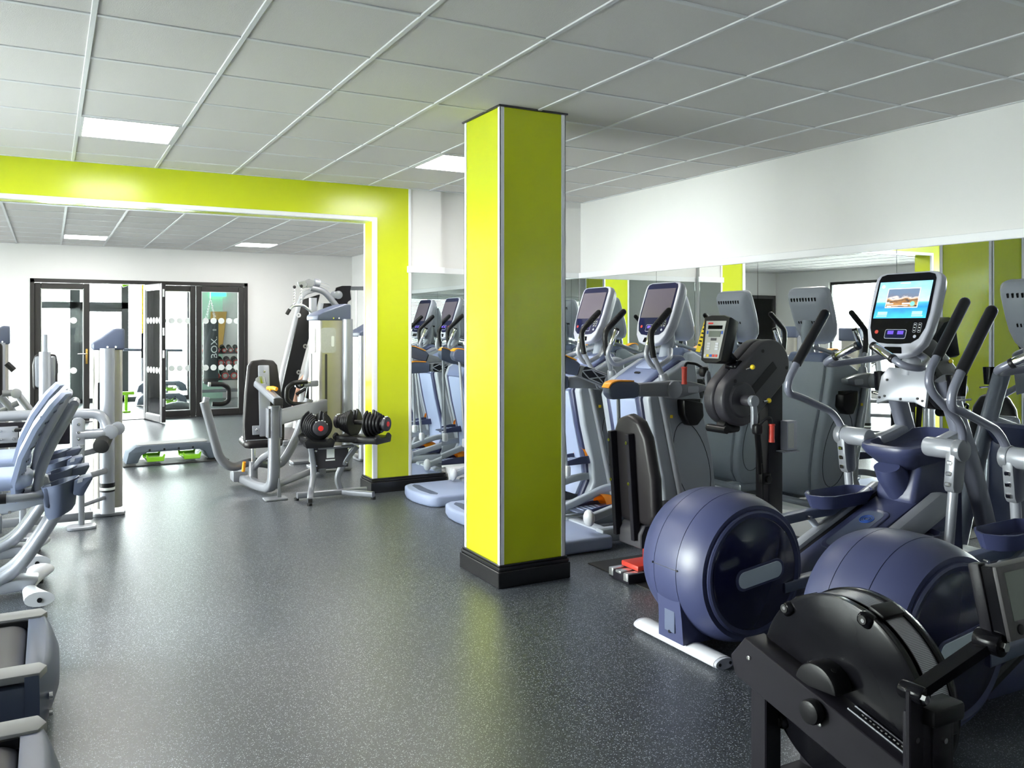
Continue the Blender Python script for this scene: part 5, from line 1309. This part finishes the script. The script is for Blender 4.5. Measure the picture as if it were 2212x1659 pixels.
# ------------------------------------------------------------------ lat pulldown tower behind it
R3 = V(2.50, 9.0, 0)
lp = thing('lat_pulldown', 'lat pulldown frame with hanging bar on chains behind the steel weight tower', 'exercise machine', R3)
def lg(g, name, m, parent=lp, ang=35): return g.xf(TR(-R3.x, -R3.y, 0)).obj(name, m, parent, ang)
lg(G().tube([V(2.60, 9.0, .02), V(2.60, 9.0, 1.82)], .5, prof=RECTP(.15, .15, .2)), 'upright', 'silver_light')
lg(G().prism(rect(.5, .16, .03, 3, 2.60, 9.0), 'z', 0, .03, .005, 1), 'floor_plate', 'silver')
lg(G().tube([V(2.574, 9.000, 1.931), V(2.727, 9.000, 1.903), V(2.887, 9.000, 1.714), V(2.968, 9.000, 1.584)], .035, fil=.10), 'top_boom', 'silver')
for k, (a, b) in enumerate((((640, 610), (662, 624)), ((654, 604), (680, 622)))):
    y_ = 8.92 + k * .06
    hp = lg(G().prism([(p.x, p.z) for p in ([V(2.403, 9.000, 1.988), V(2.475, 9.000, 2.005), V(2.516, 9.000, 1.970), V(2.496, 9.000, 1.929), V(2.454, 9.000, 1.918), V(2.418, 9.000, 1.948)] if k == 0 else [V(2.480, 9.000, 2.000), V(2.548, 9.000, 2.027), V(2.610, 9.000, 2.003), V(2.589, 9.000, 1.941), V(2.527, 9.000, 1.930), V(2.490, 9.000, 1.960)])], 'y', y_ - .02, y_ + .02, .004, 1), 'pulley_housing', 'silver')
lg(G().tube([V(2.616, 9.000, 1.993), V(2.674, 9.000, 1.984)], .045), 'boom_end', 'silver_light')
for dz in (0, .035): lg(G().tube([V(*(V(2.663, 9.000, 1.979))) + V(0, 0, dz), V(*(V(2.790, 9.000, 1.935))) + V(0, 0, dz)], .004, n=6), 'cable', 'alu')
for (x_, y0, y1) in ((636, 622, 656), (651, 621, 656)):
    chn = G()
    a = on_a = V(0, 0, 0)
    top_ = {636: V(2.366, 8.900, 1.932), 651: V(2.442, 8.900, 1.944)}[x_]; bot_ = {636: V(2.366, 8.900, 1.751), 651: V(2.442, 8.900, 1.752)}[x_]
    for k in range(12):
        p = top_.lerp(bot_, (k + .5) / 12)
        chn.lathe([(.008, -.002), (.012, 0), (.008, .002), (.006, 0), (.008, -.002)], p, (1, 0, 0) if k % 2 else (0, 1, 0), 10)
    lg(chn, 'chain', 'chrome')
    lg(G().sph(top_, .018, 10), 'cable_stop', 'rubber')
    lg(G().sph(bot_, (.014, .014, .02), 10), 'carabiner', 'chrome')
lb = lg(G().tube([V(2.290, 8.900, 1.645), V(2.341, 8.900, 1.731), V(2.463, 8.900, 1.737), V(2.556, 8.900, 1.662)], .016, fil=.04), 'pull_bar', 'alu')
lg(G().tube([V(2.282, 8.900, 1.635), V(2.315, 8.900, 1.690)], .020), 'bar_grip', 'rubber', lb)
# tower of the lat machine, beyond the jamb
tower(lp, .72, .0, .26, .34, 1.50, 0, (-1, -1))
lg(G().tube([V(2.60, 9.0, .10), V(3.15, 9.0, .10)], .5, prof=RECTP(.13, .13, .3)), 'base_link', 'silver')

# ------------------------------------------------------------------ functional trainer with long black panels
R4 = V(3.3, 10.6, 0)
ft = thing('functional_trainer', 'tall functional trainer with slanted black panels and white frame against the far wall corner', 'exercise machine', R4)
def fg(g, name, m, parent=ft, ang=35): return g.xf(TR(-R4.x, -R4.y, 0)).obj(name, m, parent, ang)
def poly(pts): return [(p.x, p.z) for p in pts]
fg(G().prism(poly([V(2.915, 10.600, 1.849), V(3.149, 10.600, 1.925), V(3.112, 10.600, 1.779), V(2.878, 10.600, 0.888), V(2.757, 10.600, 0.414), V(2.555, 10.600, 0.323)]), 'y', 10.56, 10.64, .01, 2), 'black_panel', 'black_plastic')
fg(G().tube([V(2.519, 10.500, 0.334), V(2.636, 10.500, 0.935), V(2.857, 10.500, 1.809), V(2.906, 10.500, 1.929), V(3.058, 10.500, 1.980)], .030, fil=.08), 'frame_edge', 'white_plastic')
fg(G().tube([V(3.144, 10.500, 1.807), V(2.821, 10.500, 0.319), V(2.803, 10.500, 0.201)], .034, fil=.02), 'frame_leg', 'white_plastic')
fg(G().prism(poly([V(3.211, 10.600, 1.810), V(3.432, 10.600, 1.813), V(3.274, 10.600, 0.286), V(2.915, 10.600, 0.304)]), 'y', 10.60, 10.66, .01, 2), 'black_panel', 'black_plastic')
fg(G().prism(poly([V(3.299, 10.600, 1.903), V(3.350, 10.600, 2.014), V(3.432, 10.600, 2.040), V(3.554, 10.600, 2.043), V(3.541, 10.600, 1.969), V(3.554, 10.600, 1.858), V(3.509, 10.600, 1.833), V(3.490, 10.600, 1.759), V(3.400, 10.600, 1.751)]), 'y', 10.50, 10.55, .008, 1), 'pulley_bracket', 'black_powder')
fg(G().cyl(V(3.349, 10.420, 1.916), V(3.375, 10.500, 1.919), .055, bev=.008), 'pulley', 'silver_light')
fg(G().cyl(V(3.299, 10.440, 1.916), V(3.324, 10.520, 1.919), .050, bev=.008), 'pulley', 'silver_light')
fg(G().tube([V(3.528, 10.600, 2.012), V(3.853, 10.600, 2.019), V(4.6, 10.6, 2.03)], .5, prof=RECTP(.10, .10, .2)), 'top_bar', 'silver')
fg(G().tube([V(3.95, 10.6, .02), V(3.95, 10.6, 2.0)], .5, prof=RECTP(.16, .10, .2)), 'rear_post', 'silver_light')
fg(G().tube([V(3.66, 10.6, .3), V(3.66, 10.6, 2.0)], .012), 'guide_rod', 'chrome')
for (x_, y_) in ((644, 681), (658, 748), (644, 804)):
    p = {644: V(2.839, 10.500, 1.649), 658: V(2.924, 10.500, 1.250)}[x_] if y_ < 800 else V(2.839, 10.500, 0.918)
    fg(G().lathe([(.012, 0), (.03, 0), (.03, .03), (.012, .03)], p, (0, -1, 0), 16), 'eyelet', 'chrome')
fg(G().b2((2.62, 10.45, 0), (4.75, 10.55, .06), .01).b2((2.62, 10.40, 0), (2.72, 10.75, .06), .01), 'floor_frame', 'silver')
fg(G().prism(rect(.26, .34, .04, 4, 4.30, 10.6), 'z', .06, 1.45), 'weight_shield', 'steel')
fg(G().tube([V(2.802, 10.450, 0.638), V(2.922, 10.450, 0.705)], .02), 'roller', 'black_plastic')

# ------------------------------------------------------------------ stand with two adjustable dumbbells
R5 = V(2.20, 7.0, 0)
ds = thing('dumbbell_stand', 'grey tube stand holding two adjustable dumbbells beside the lime jamb', 'stand', R5)
def dg(g, name, m, parent=ds, ang=35): return g.xf(TR(-R5.x, -R5.y, 0)).obj(name, m, parent, ang)
SQ = RECTP(.10, .10, .25)
for (p, nm) in (([V(1.94, 6.80, .045), V(1.985, 6.95, .06), V(2.05, 7.06, .26), V(2.02, 7.06, .455)], 'left_leg'), ([V(2.30, 7.08, .045), V(2.26, 7.09, .16), V(2.33, 7.08, .30), V(2.43, 7.03, .445)], 'right_leg')):
    lgo = dg(G().tube(p, .5, prof=SQ, fil=.14), 'leg', 'silver')
dg(G().tube([V(1.90, 7.06, .045), V(2.33, 7.05, .045), V(2.34, 7.05, .045)], .5, prof=SQ), 'floor_tube', 'silver')
dg(G().tube([V(2.30, 7.02, .045), V(2.50, 6.80, .045)], .5, prof=SQ), 'floor_tube', 'silver')
dg(G().tube([V(2.30, 7.07, .045), V(2.52, 7.03, .045)], .5, prof=SQ), 'floor_tube', 'silver')
for p in ((1.94, 6.795), (2.505, 6.797), (1.90, 7.06)): dg(G().cyl((p[0], p[1] + .02, 0), (p[0], p[1] + .02, .022), .022, n=12), 'levelling_foot', 'rubber')
dg(G().box((1.937, 6.79, .045), (.034, .012, .034), .002, 1), 'tube_plug', 'rubber')
pn = dg(G().b2((2.05, 7.055, .26), (2.36, 7.07, .45), .004, 1), 'cross_panel', 'charcoal')
dg(G().b2((2.16, 7.050, .35), (2.23, 7.054, .43)).b2((2.15, 7.050, .325), (2.235, 7.054, .338)), 'panel_print', 'print_white', pn)
for x_, z_ in ((2.06, .29), (2.06, .42), (2.335, .30), (2.355, .42)): dg(G().cyl((x_, 7.035, z_), (x_, 7.05, z_), .011, n=10, bev=.003), 'panel_bolt', 'chrome', pn)
dg(G().tube([V(2.08, 7.03, .445), V(2.40, 7.03, .445)], .014), 'top_rod', 'silver')
for x_ in (2.05, 2.46): dg(G().b2((x_ - .09, 6.94, .462), (x_ + .09, 7.06, .478), .004), 'cradle_plate', 'silver_light')
def adj_dumbbell(label, loc, rz):
    t = thing('adjustable_dumbbell', label, 'dumbbell', loc, rz, 'adjustable dumbbells on the stand')
    # moulded tray
    G().prism([(-.095, -.20), (.095, -.20), (.11, -.10), (.075, 0), (.11, .10), (.095, .20), (-.095, .20), (-.11, .10), (-.075, 0), (-.11, -.10)], 'z', 0, .05, .012, 2).obj('tray', 'black_plastic', t)
    for s_ in (-1, 1):
        G().prism([(-.10, .0), (.10, .0), (.115, .05), (.08, .075), (.04, .045), (-.04, .045), (-.08, .075), (-.115, .05)], 'y', s_ * .19 - .012, s_ * .19 + .012, .006, 2).obj('tray_lip', 'black_plastic', t)
        # plate stack: notched discs shrinking outwards
        for k in range(6):
            r = .112 - k * .010 - (0.012 if k == 5 else 0)
            pts = []
            for a in range(33):
                q = math.radians(90 + 22 + (360 - 44) * a / 32); pts.append((r * math.cos(q), .15 + r * math.sin(q)))
            pts += [(.022, .15 - .01), (-.022, .15 - .01)]
            y0 = s_ * (.065 + k * .024)
            G().prism(pts, 'y', min(y0, y0 + s_ * .020), max(y0, y0 + s_ * .020), .004, 1).obj('weight_plate', 'black_plastic', t)
        G().cyl((0, s_ * .205, .15), (0, s_ * .235, .15), .056, bev=.006, n=28).obj('dial', 'charcoal', t)
        G().lathe([(.0, 0), (.02, 0), (.02, .004), (0, .004)], (0, s_ * .234, .15), (0, s_, 0), 20).xf(Matrix.Identity(4)).obj('dial_emblem', 'red_print', t)
        g = G()
        for k in range(5):
            q = math.radians(30 + k * 24); g.box((.056 * math.cos(q), s_ * .22, .15 + .056 * math.sin(q)), (.006, .012, .010))
        g.obj('dial_numbers', 'print_white', t)
    G().cyl((0, -.065, .15), (0, .065, .15), .019).obj('grip', 'rubber', t)
    t.scale = (1.13, 1.13, 1.13)
    return t
adj_dumbbell('black adjustable dumbbell on the stand, its end dial turned towards the pillar side', (2.05, 7.0, .483), math.radians(-8))
adj_dumbbell('black adjustable dumbbell on the stand, lying closest to the lime jamb', (2.46, 6.98, .483), math.radians(38))

# ------------------------------------------------------------------ person seated on a bench behind the machines
def person():
    R = V(3.66, 12.45, 0)
    bt_ = thing('bench', 'black flat bench behind the functional trainer', 'bench', R)
    G().box((.05, 0, .375), (.34, .9, .06), .02, 3).obj('pad', 'vinyl', bt_)
    for s_ in (-1, 1): G().b2((-.03, s_ * .36 - .03, 0), (.13, s_ * .36 + .03, .345), .01).obj('leg', 'silver', bt_)
    p = thing('person', 'person in dark clothes and white shoes sitting on a bench behind the machines', 'person', R)
    me = bpy.data.meshes.new('body')
    vs = [(0, 0, .55), (.02, 0, .75), (.03, 0, .95), (.02, 0, 1.10), (.0, 0, 1.17), (-.02, 0, 1.22),
          (-.06, -.10, .52), (-.40, -.13, .50), (-.36, -.13, .12), (-.40, -.13, .06),
          (-.06, .10, .52), (-.42, .13, .50), (-.40, .13, .12), (-.44, .13, .06),
          (.02, -.17, 1.08), (-.02, -.22, .84), (-.22, -.19, .66), (-.29, -.17, .61),
          (.02, .17, 1.08), (-.02, .22, .84), (-.22, .19, .66), (-.29, .17, .61)]
    es = [(0, 1), (1, 2), (2, 3), (3, 4), (4, 5), (0, 6), (6, 7), (7, 8), (8, 9), (0, 10), (10, 11), (11, 12), (12, 13), (3, 14), (14, 15), (15, 16), (16, 17), (3, 18), (18, 19), (19, 20), (20, 21)]
    rr = [(.15, .12), (.13, .11), (.16, .11), (.13, .09), (.055, .055), (.055, .055), (.085, .085), (.062, .06), (.04, .04), (.035, .035), (.085, .085), (.062, .06), (.04, .04), (.035, .035),
          (.055, .05), (.04, .04), (.032, .032), (.03, .026), (.055, .05), (.04, .04), (.032, .032), (.03, .026)]
    me.from_pydata(vs, es, [])
    o = bpy.data.objects.new('body', me); C.objects.link(o); o.parent = p
    m = o.modifiers.new('skin', 'SKIN')
    for i, sv in enumerate(me.skin_vertices[0].data): sv.radius = rr[i]; sv.use_root = (i == 0)
    s2 = o.modifiers.new('sub', 'SUBSURF'); s2.levels = 2; s2.render_levels = 2
    m.use_smooth_shade = True
    me.materials.append(M['skin'])
    # clothing follows the torso and thighs
    G().loft([[(x_ + a * math.cos(q), b * math.sin(q), z_) for q in [2 * PI * k / 20 for k in range(20)]] for x_, z_, a, b in ((.0, .47, .14, .19), (.01, .60, .15, .185), (.02, .80, .135, .165), (.03, .98, .14, .19), (.02, 1.09, .11, .19), (.01, 1.15, .07, .09))]).obj('shirt', 'black_cloth', p, 60)
    for s_ in (-1, 1):
        G().tube([(.02, s_ * .17, 1.08), (-.0, s_ * .20, .96), (-.02, s_ * .22, .86)], [.068, .060, .056]).obj('sleeve', 'black_cloth', p, 60)
        G().tube([(.02, s_ * .09, .53), (-.14, s_ * .11, .525), (-.24, s_ * .12, .515)], [.11, .10, .088], n=16).obj('shorts_leg', 'black_cloth', p, 60)
        x0 = -.37 if s_ < 0 else -.41
        G().loft([[(x0 + a * math.cos(q) - dx, s_ * .13 + b * math.sin(q), z_) for q in [2 * PI * k / 16 for k in range(16)]] for z_, a, b, dx in ((.0, .125, .046, .06), (.03, .13, .048, .06), (.06, .10, .045, .04), (.09, .055, .042, .0), (.12, .048, .042, .0))]).obj('shoe', 'white_shoe', p, 60)
        # hand: palm with five fingers
        hx = V(-.29, s_ * .17, .61)
        hd = G().box(hx + V(-.035, 0, -.008), (.085, .075, .028), .012, 2)
        for k in range(4):
            yy = (k - 1.5) * .019; Lf = (.060, .072, .068, .052)[k]
            hd.tube([hx + V(-.07, yy, -.006), hx + V(-.07 - Lf * .55, yy, -.012), hx + V(-.07 - Lf, yy, -.030)], [.009, .0085, .007], n=8, fil=.01)
        hd.tube([hx + V(-.02, -s_ * .035, -.006), hx + V(-.05, -s_ * .055, -.012), hx + V(-.075, -s_ * .055, -.022)], [.011, .010, .008], n=8, fil=.01)
        hd.obj('hand', 'skin', p, 60)
    hd = G().sph((-.025, 0, 1.335), (.095, .075, .118), 24).sph((-.125, 0, 1.33), (.016, .012, .022), 10).sph((-.075, 0, 1.255), (.04, .045, .03), 12)
    for s_ in (-1, 1): hd.sph((-.02, s_ * .076, 1.33), (.018, .008, .028), 10)
    head = hd.obj('head', 'skin', p, 60)
    for s_ in (-1, 1): G().sph((-.108, s_ * .030, 1.348), (.010, .013, .009), 10).obj('eye', 'print_white', head); G().sph((-.117, s_ * .030, 1.348), (.004, .006, .006), 8).obj('pupil', 'black_plastic', head)
    G().sph((-.112, 0, 1.282), (.008, .022, .006), 10).obj('mouth', mat('lips', (.45, .16, .13), .5, var=.02), head)
    G().sph((-.005, 0, 1.365), (.097, .081, .103), 20).obj('hair', mat('dark_hair', (.03, .018, .01), .6, bump=.3, bscale=200, var=.2), head)
    return p
person()

# ------------------------------------------------------------------ studio beyond the glass doors
dk = thing('dumbbell_rack', 'dark three-tier dumbbell rack behind the closed glass door', 'rack', (3.30, 17.35, 0))
for s_ in (-1, 1): G().tube([V(s_ * .62, -.22, .02), V(s_ * .62, -.05, .40), V(s_ * .62, .22, 1.12)], .5, prof=RECTP(.13, .10, .2), fil=.1).obj('side_post', 'black_powder', dk); G().b2((s_ * .62 - .04, -.32, 0), (s_ * .62 + .04, .30, .05), .01).obj('rack_foot', 'black_powder', dk)
tiers = [(.50, -.18), (.76, -.02), (1.02, .14)]
for z, y in tiers:
    G().box((0, y, z - .035), (1.28, .20, .03), .006, 1, R=RX(math.radians(14))).obj('tier', 'charcoal', dk)
G().b2((-.60, -.12, .18), (.60, -.08, .24), .01).obj('cross_bar', 'silver', dk)
def dumbbell(size, ring):
    r, L = size
    t = thing('dumbbell', '', 'dumbbell')
    for s_ in (-1, 1):
        G().cyl((0, s_ * L * .25, 0), (0, s_ * L, 0), r, bev=r * .12, n=22).obj('head', 'rubber', t)
        G().lathe([(r * .72, 0), (r * .92, 0), (r * .92, .004), (r * .72, .004)], (0, s_ * L, 0), (0, s_, 0), 22).obj('red_ring', 'red_print', t)
        G().cyl((0, s_ * L, 0), (0, s_ * (L + .003), 0), r * .6, n=18).obj('end_face', ring, t)
    G().cyl((0, -L * .3, 0), (0, L * .3, 0), .016).obj('handle', 'chrome', t)
    return t
k = 0
names = ['lowest', 'middle', 'top']
for ti, (z, y) in enumerate(tiers):
    n = (7, 8, 9)[ti]; r = (.072, .062, .048)[ti]
    src = None
    for i in range(n):
        x = 3.30 - .52 + 1.04 * i / (n - 1)
        lab = 'black rubber dumbbell with red ringed ends on the %s tier of the rack' % names[ti]
        if src is None:
            src = dumbbell((r, .16 if ti == 0 else .14), 'decal'); o = src
            tag(o, lab, 'dumbbell', 'dumbbells on the %s tier' % names[ti])
        else: o = dup(src, None)
        o.location = (x, 17.35 + y, z + r - .012); o.rotation_euler = (math.radians(14), 0, 0)
# punching bag with lettering, hung by chains from the ceiling
bgx, bgy = 2.80, 16.75
pb = thing('punching_bag', 'dark hanging punching bag with white vertical BOX lettering', 'punching bag', (bgx, bgy, 0))
G().lathe([(0, .38), (.10, .38), (.135, .40), (.145, .45), (.145, 1.58), (.135, 1.64), (0, 1.65)], (0, 0, 0), (0, 0, 1), 36).obj('bag', 'bag', pb)
G().lathe([(.146, .44), (.149, .44), (.149, .50), (.146, .50)], (0, 0, 0), (0, 0, 1), 36).obj('bag_band', 'rubber', pb)
for a in range(4):
    q = PI / 4 + a * PI / 2
    cg_ = G(); p0 = V(.12 * math.cos(q), .12 * math.sin(q), 1.64); p1 = V(0, 0, 2.05)
    for k in range(16):
        p = p0.lerp(p1, (k + .5) / 16); cg_.lathe([(.010, -.003), (.015, 0), (.010, .003), (.007, 0), (.010, -.003)], p, (1, 0, 0) if k % 2 else (0, 1, 0), 8)
    cg_.obj('chain', 'chrome', pb)
G().tube([V(0, 0, 2.05), V(0, 0, 2.80)], .008).obj('hanger', 'chrome', pb)
def bag_text(txt, size, z, phi, rot=PI / 2):
    # lettering wraps the front of the bag, reading upwards
    cu = bpy.data.curves.new('lettering', 'FONT'); cu.body = txt; cu.size = size; cu.align_x = 'CENTER'; cu.align_y = 'CENTER'; cu.extrude = .001
    o = bpy.data.objects.new('lettering', cu); C.objects.link(o)
    me = bpy.data.meshes.new_from_object(o.evaluated_get(bpy.context.evaluated_depsgraph_get()))
    bpy.data.objects.remove(o)
    for v in me.vertices:
        x_, y_ = v.co.x, v.co.y
        u, h = (-y_, x_) if rot else (x_, y_)
        a = -PI / 2 + phi + u / .147; rr = .147 + v.co.z
        v.co = (rr * math.cos(a), rr * math.sin(a), z + h)
    me.materials.clear(); me.materials.append(M['print_white'])
    o = bpy.data.objects.new('lettering', me); C.objects.link(o); o.parent = pb
bag_text('BOX.', .19, 1.10, math.radians(22))
for k in range(3):
    a = math.radians(-90 + 10 + k * 11); G().box((.148 * math.cos(a), .148 * math.sin(a), 1.44), (.022, .004, .035), .004, 1, R=RZ(a + PI / 2)).obj('faint_mark', 'decal', pb)
# tan leather board on the wall, exit sign, wall bars
tag(G().prism([(2.98, 1.05), (3.24, 1.05), (3.33, 1.82), (3.0, 1.82)], 'y', 17.92, 17.97, .008, 1).obj('leather_board', 'tan'), 'tan leather board hanging on the studio wall above the dumbbells', 'board')
ex = thing('exit_sign', 'small glowing green sign high on the studio wall', 'sign', (3.15, 17.93, 2.20))
G().b2((-.16, -.03, -.06), (.16, .03, .06), .006).obj('housing', 'exit_green', ex)
# stacked aerobic steps inside the studio
aero_step('upper aerobic step of the stack inside the glass doors', (1.92, 17.0, .24), math.radians(3), .92)
aero_step('lower aerobic step of the stack inside the glass doors', (1.92, 17.0, .0), math.radians(3), .92)
# folded dark mats on the studio floor
def crumple(label, loc):
    g = G(); rs = []
    for i in range(9):
        u = i / 8; rs.append([(-.35 + .70 * u, (.20 - .05 * abs(u - .5)) * math.cos(a), max(.002, .09 * (1 + .25 * math.sin(7 * u + 2 * a)) * (math.sin(a) + .35) * (1 - abs(u - .5) ** 2))) for a in [2 * PI * k / 18 for k in range(18)]])
    o = g.loft(rs).obj('gym_bag', 'bag', None, 60); o.location = loc
    return tag(o, label, 'bag')
crumple('slumped dark blue gym bag on the studio floor beside the open door leaf', (1.98, 15.9, 0))
gs = thing('hurdle', 'small lime green training hurdle on the studio floor', 'hurdle', (1.20, 15.8, 0))
G().b2((-.10, -.02, .30), (.14, .02, .36), .01).obj('top_bar', 'green', gs); G().b2((-.02, -.02, .03), (.03, .02, .30), .006).obj('leg', 'green', gs); G().b2((-.06, -.14, 0), (.07, .14, .03), .008).obj('foot', 'green', gs)
# hanging suspension trainer with green ceiling track
su = thing('suspension_trainer', 'yellow and black suspension strap hanging from a green ceiling bracket', 'strap', (1.55, 16.6, 0))
G().tube([V(-.35, 0, 2.26), V(-.10, 0, 2.36), V(.30, 0, 2.38), V(.75, 0, 2.30)], .035, fil=.05).obj('bracket', 'green', su)
G().tube([V(.3, 0, 2.36), V(.3, 0, 2.9)], .02).obj('bracket_stem', 'silver', su)
G().b2((-.015, -.004, 1.35), (.015, .004, 2.32)).obj('strap', 'yellow', su)
G().b2((-.025, -.008, .92), (.025, .008, 1.38), .004).obj('handle_loop', 'black_cloth', su)
# weight bench station seen beside the open leaf
bs = thing('squat_bar', 'grey barbell on uprights inside the studio', 'barbell', (1.75, 17.66, 0))
G().tube([V(-.45, 0, 1.05), V(.65, 0, 1.02)], .028).obj('bar', 'step_blue', bs)
for x_ in (-.1, .35): G().tube([V(x_, 0, .02), V(x_, 0, 1.02)], .03).obj('upright', 'silver', bs); G().b2((x_ - .04, -.25, 0), (x_ + .04, .25, .04), .01).obj('foot', 'silver', bs)
# second glazed door with green curtain in the far room, seen in the mirror
dfr = G()
for (a, b) in (((-5.75, 0), (-5.68, 2.245)), ((-4.15, 0), (-4.08, 2.245)), ((-5.75, 2.17), (-4.08, 2.245)), ((-4.95, 0), (-4.88, 2.2))): dfr.b2((a[0], YB - .05, a[1]), (b[0], YB - .002, b[1]), .004, 1)
d5 = struct(dfr.obj('door_5', 'door_frame'))
G().b2((-5.68, YB - .03, .02), (-4.95, YB - .02, 2.17)).obj('pane', 'glass', d5)
cu_ = G()
cu_.tube([V(-4.86 + i * .02, YB - .04 + .012 * math.sin(i * 1.1), 1.1) for i in range(36)], .5, prof=[(-2.1, -.006), (2.1, -.006), (2.1, .006), (-2.1, .006)], up=(0, 1, 0))
cu_.obj('curtain', 'green_curtain', d5)
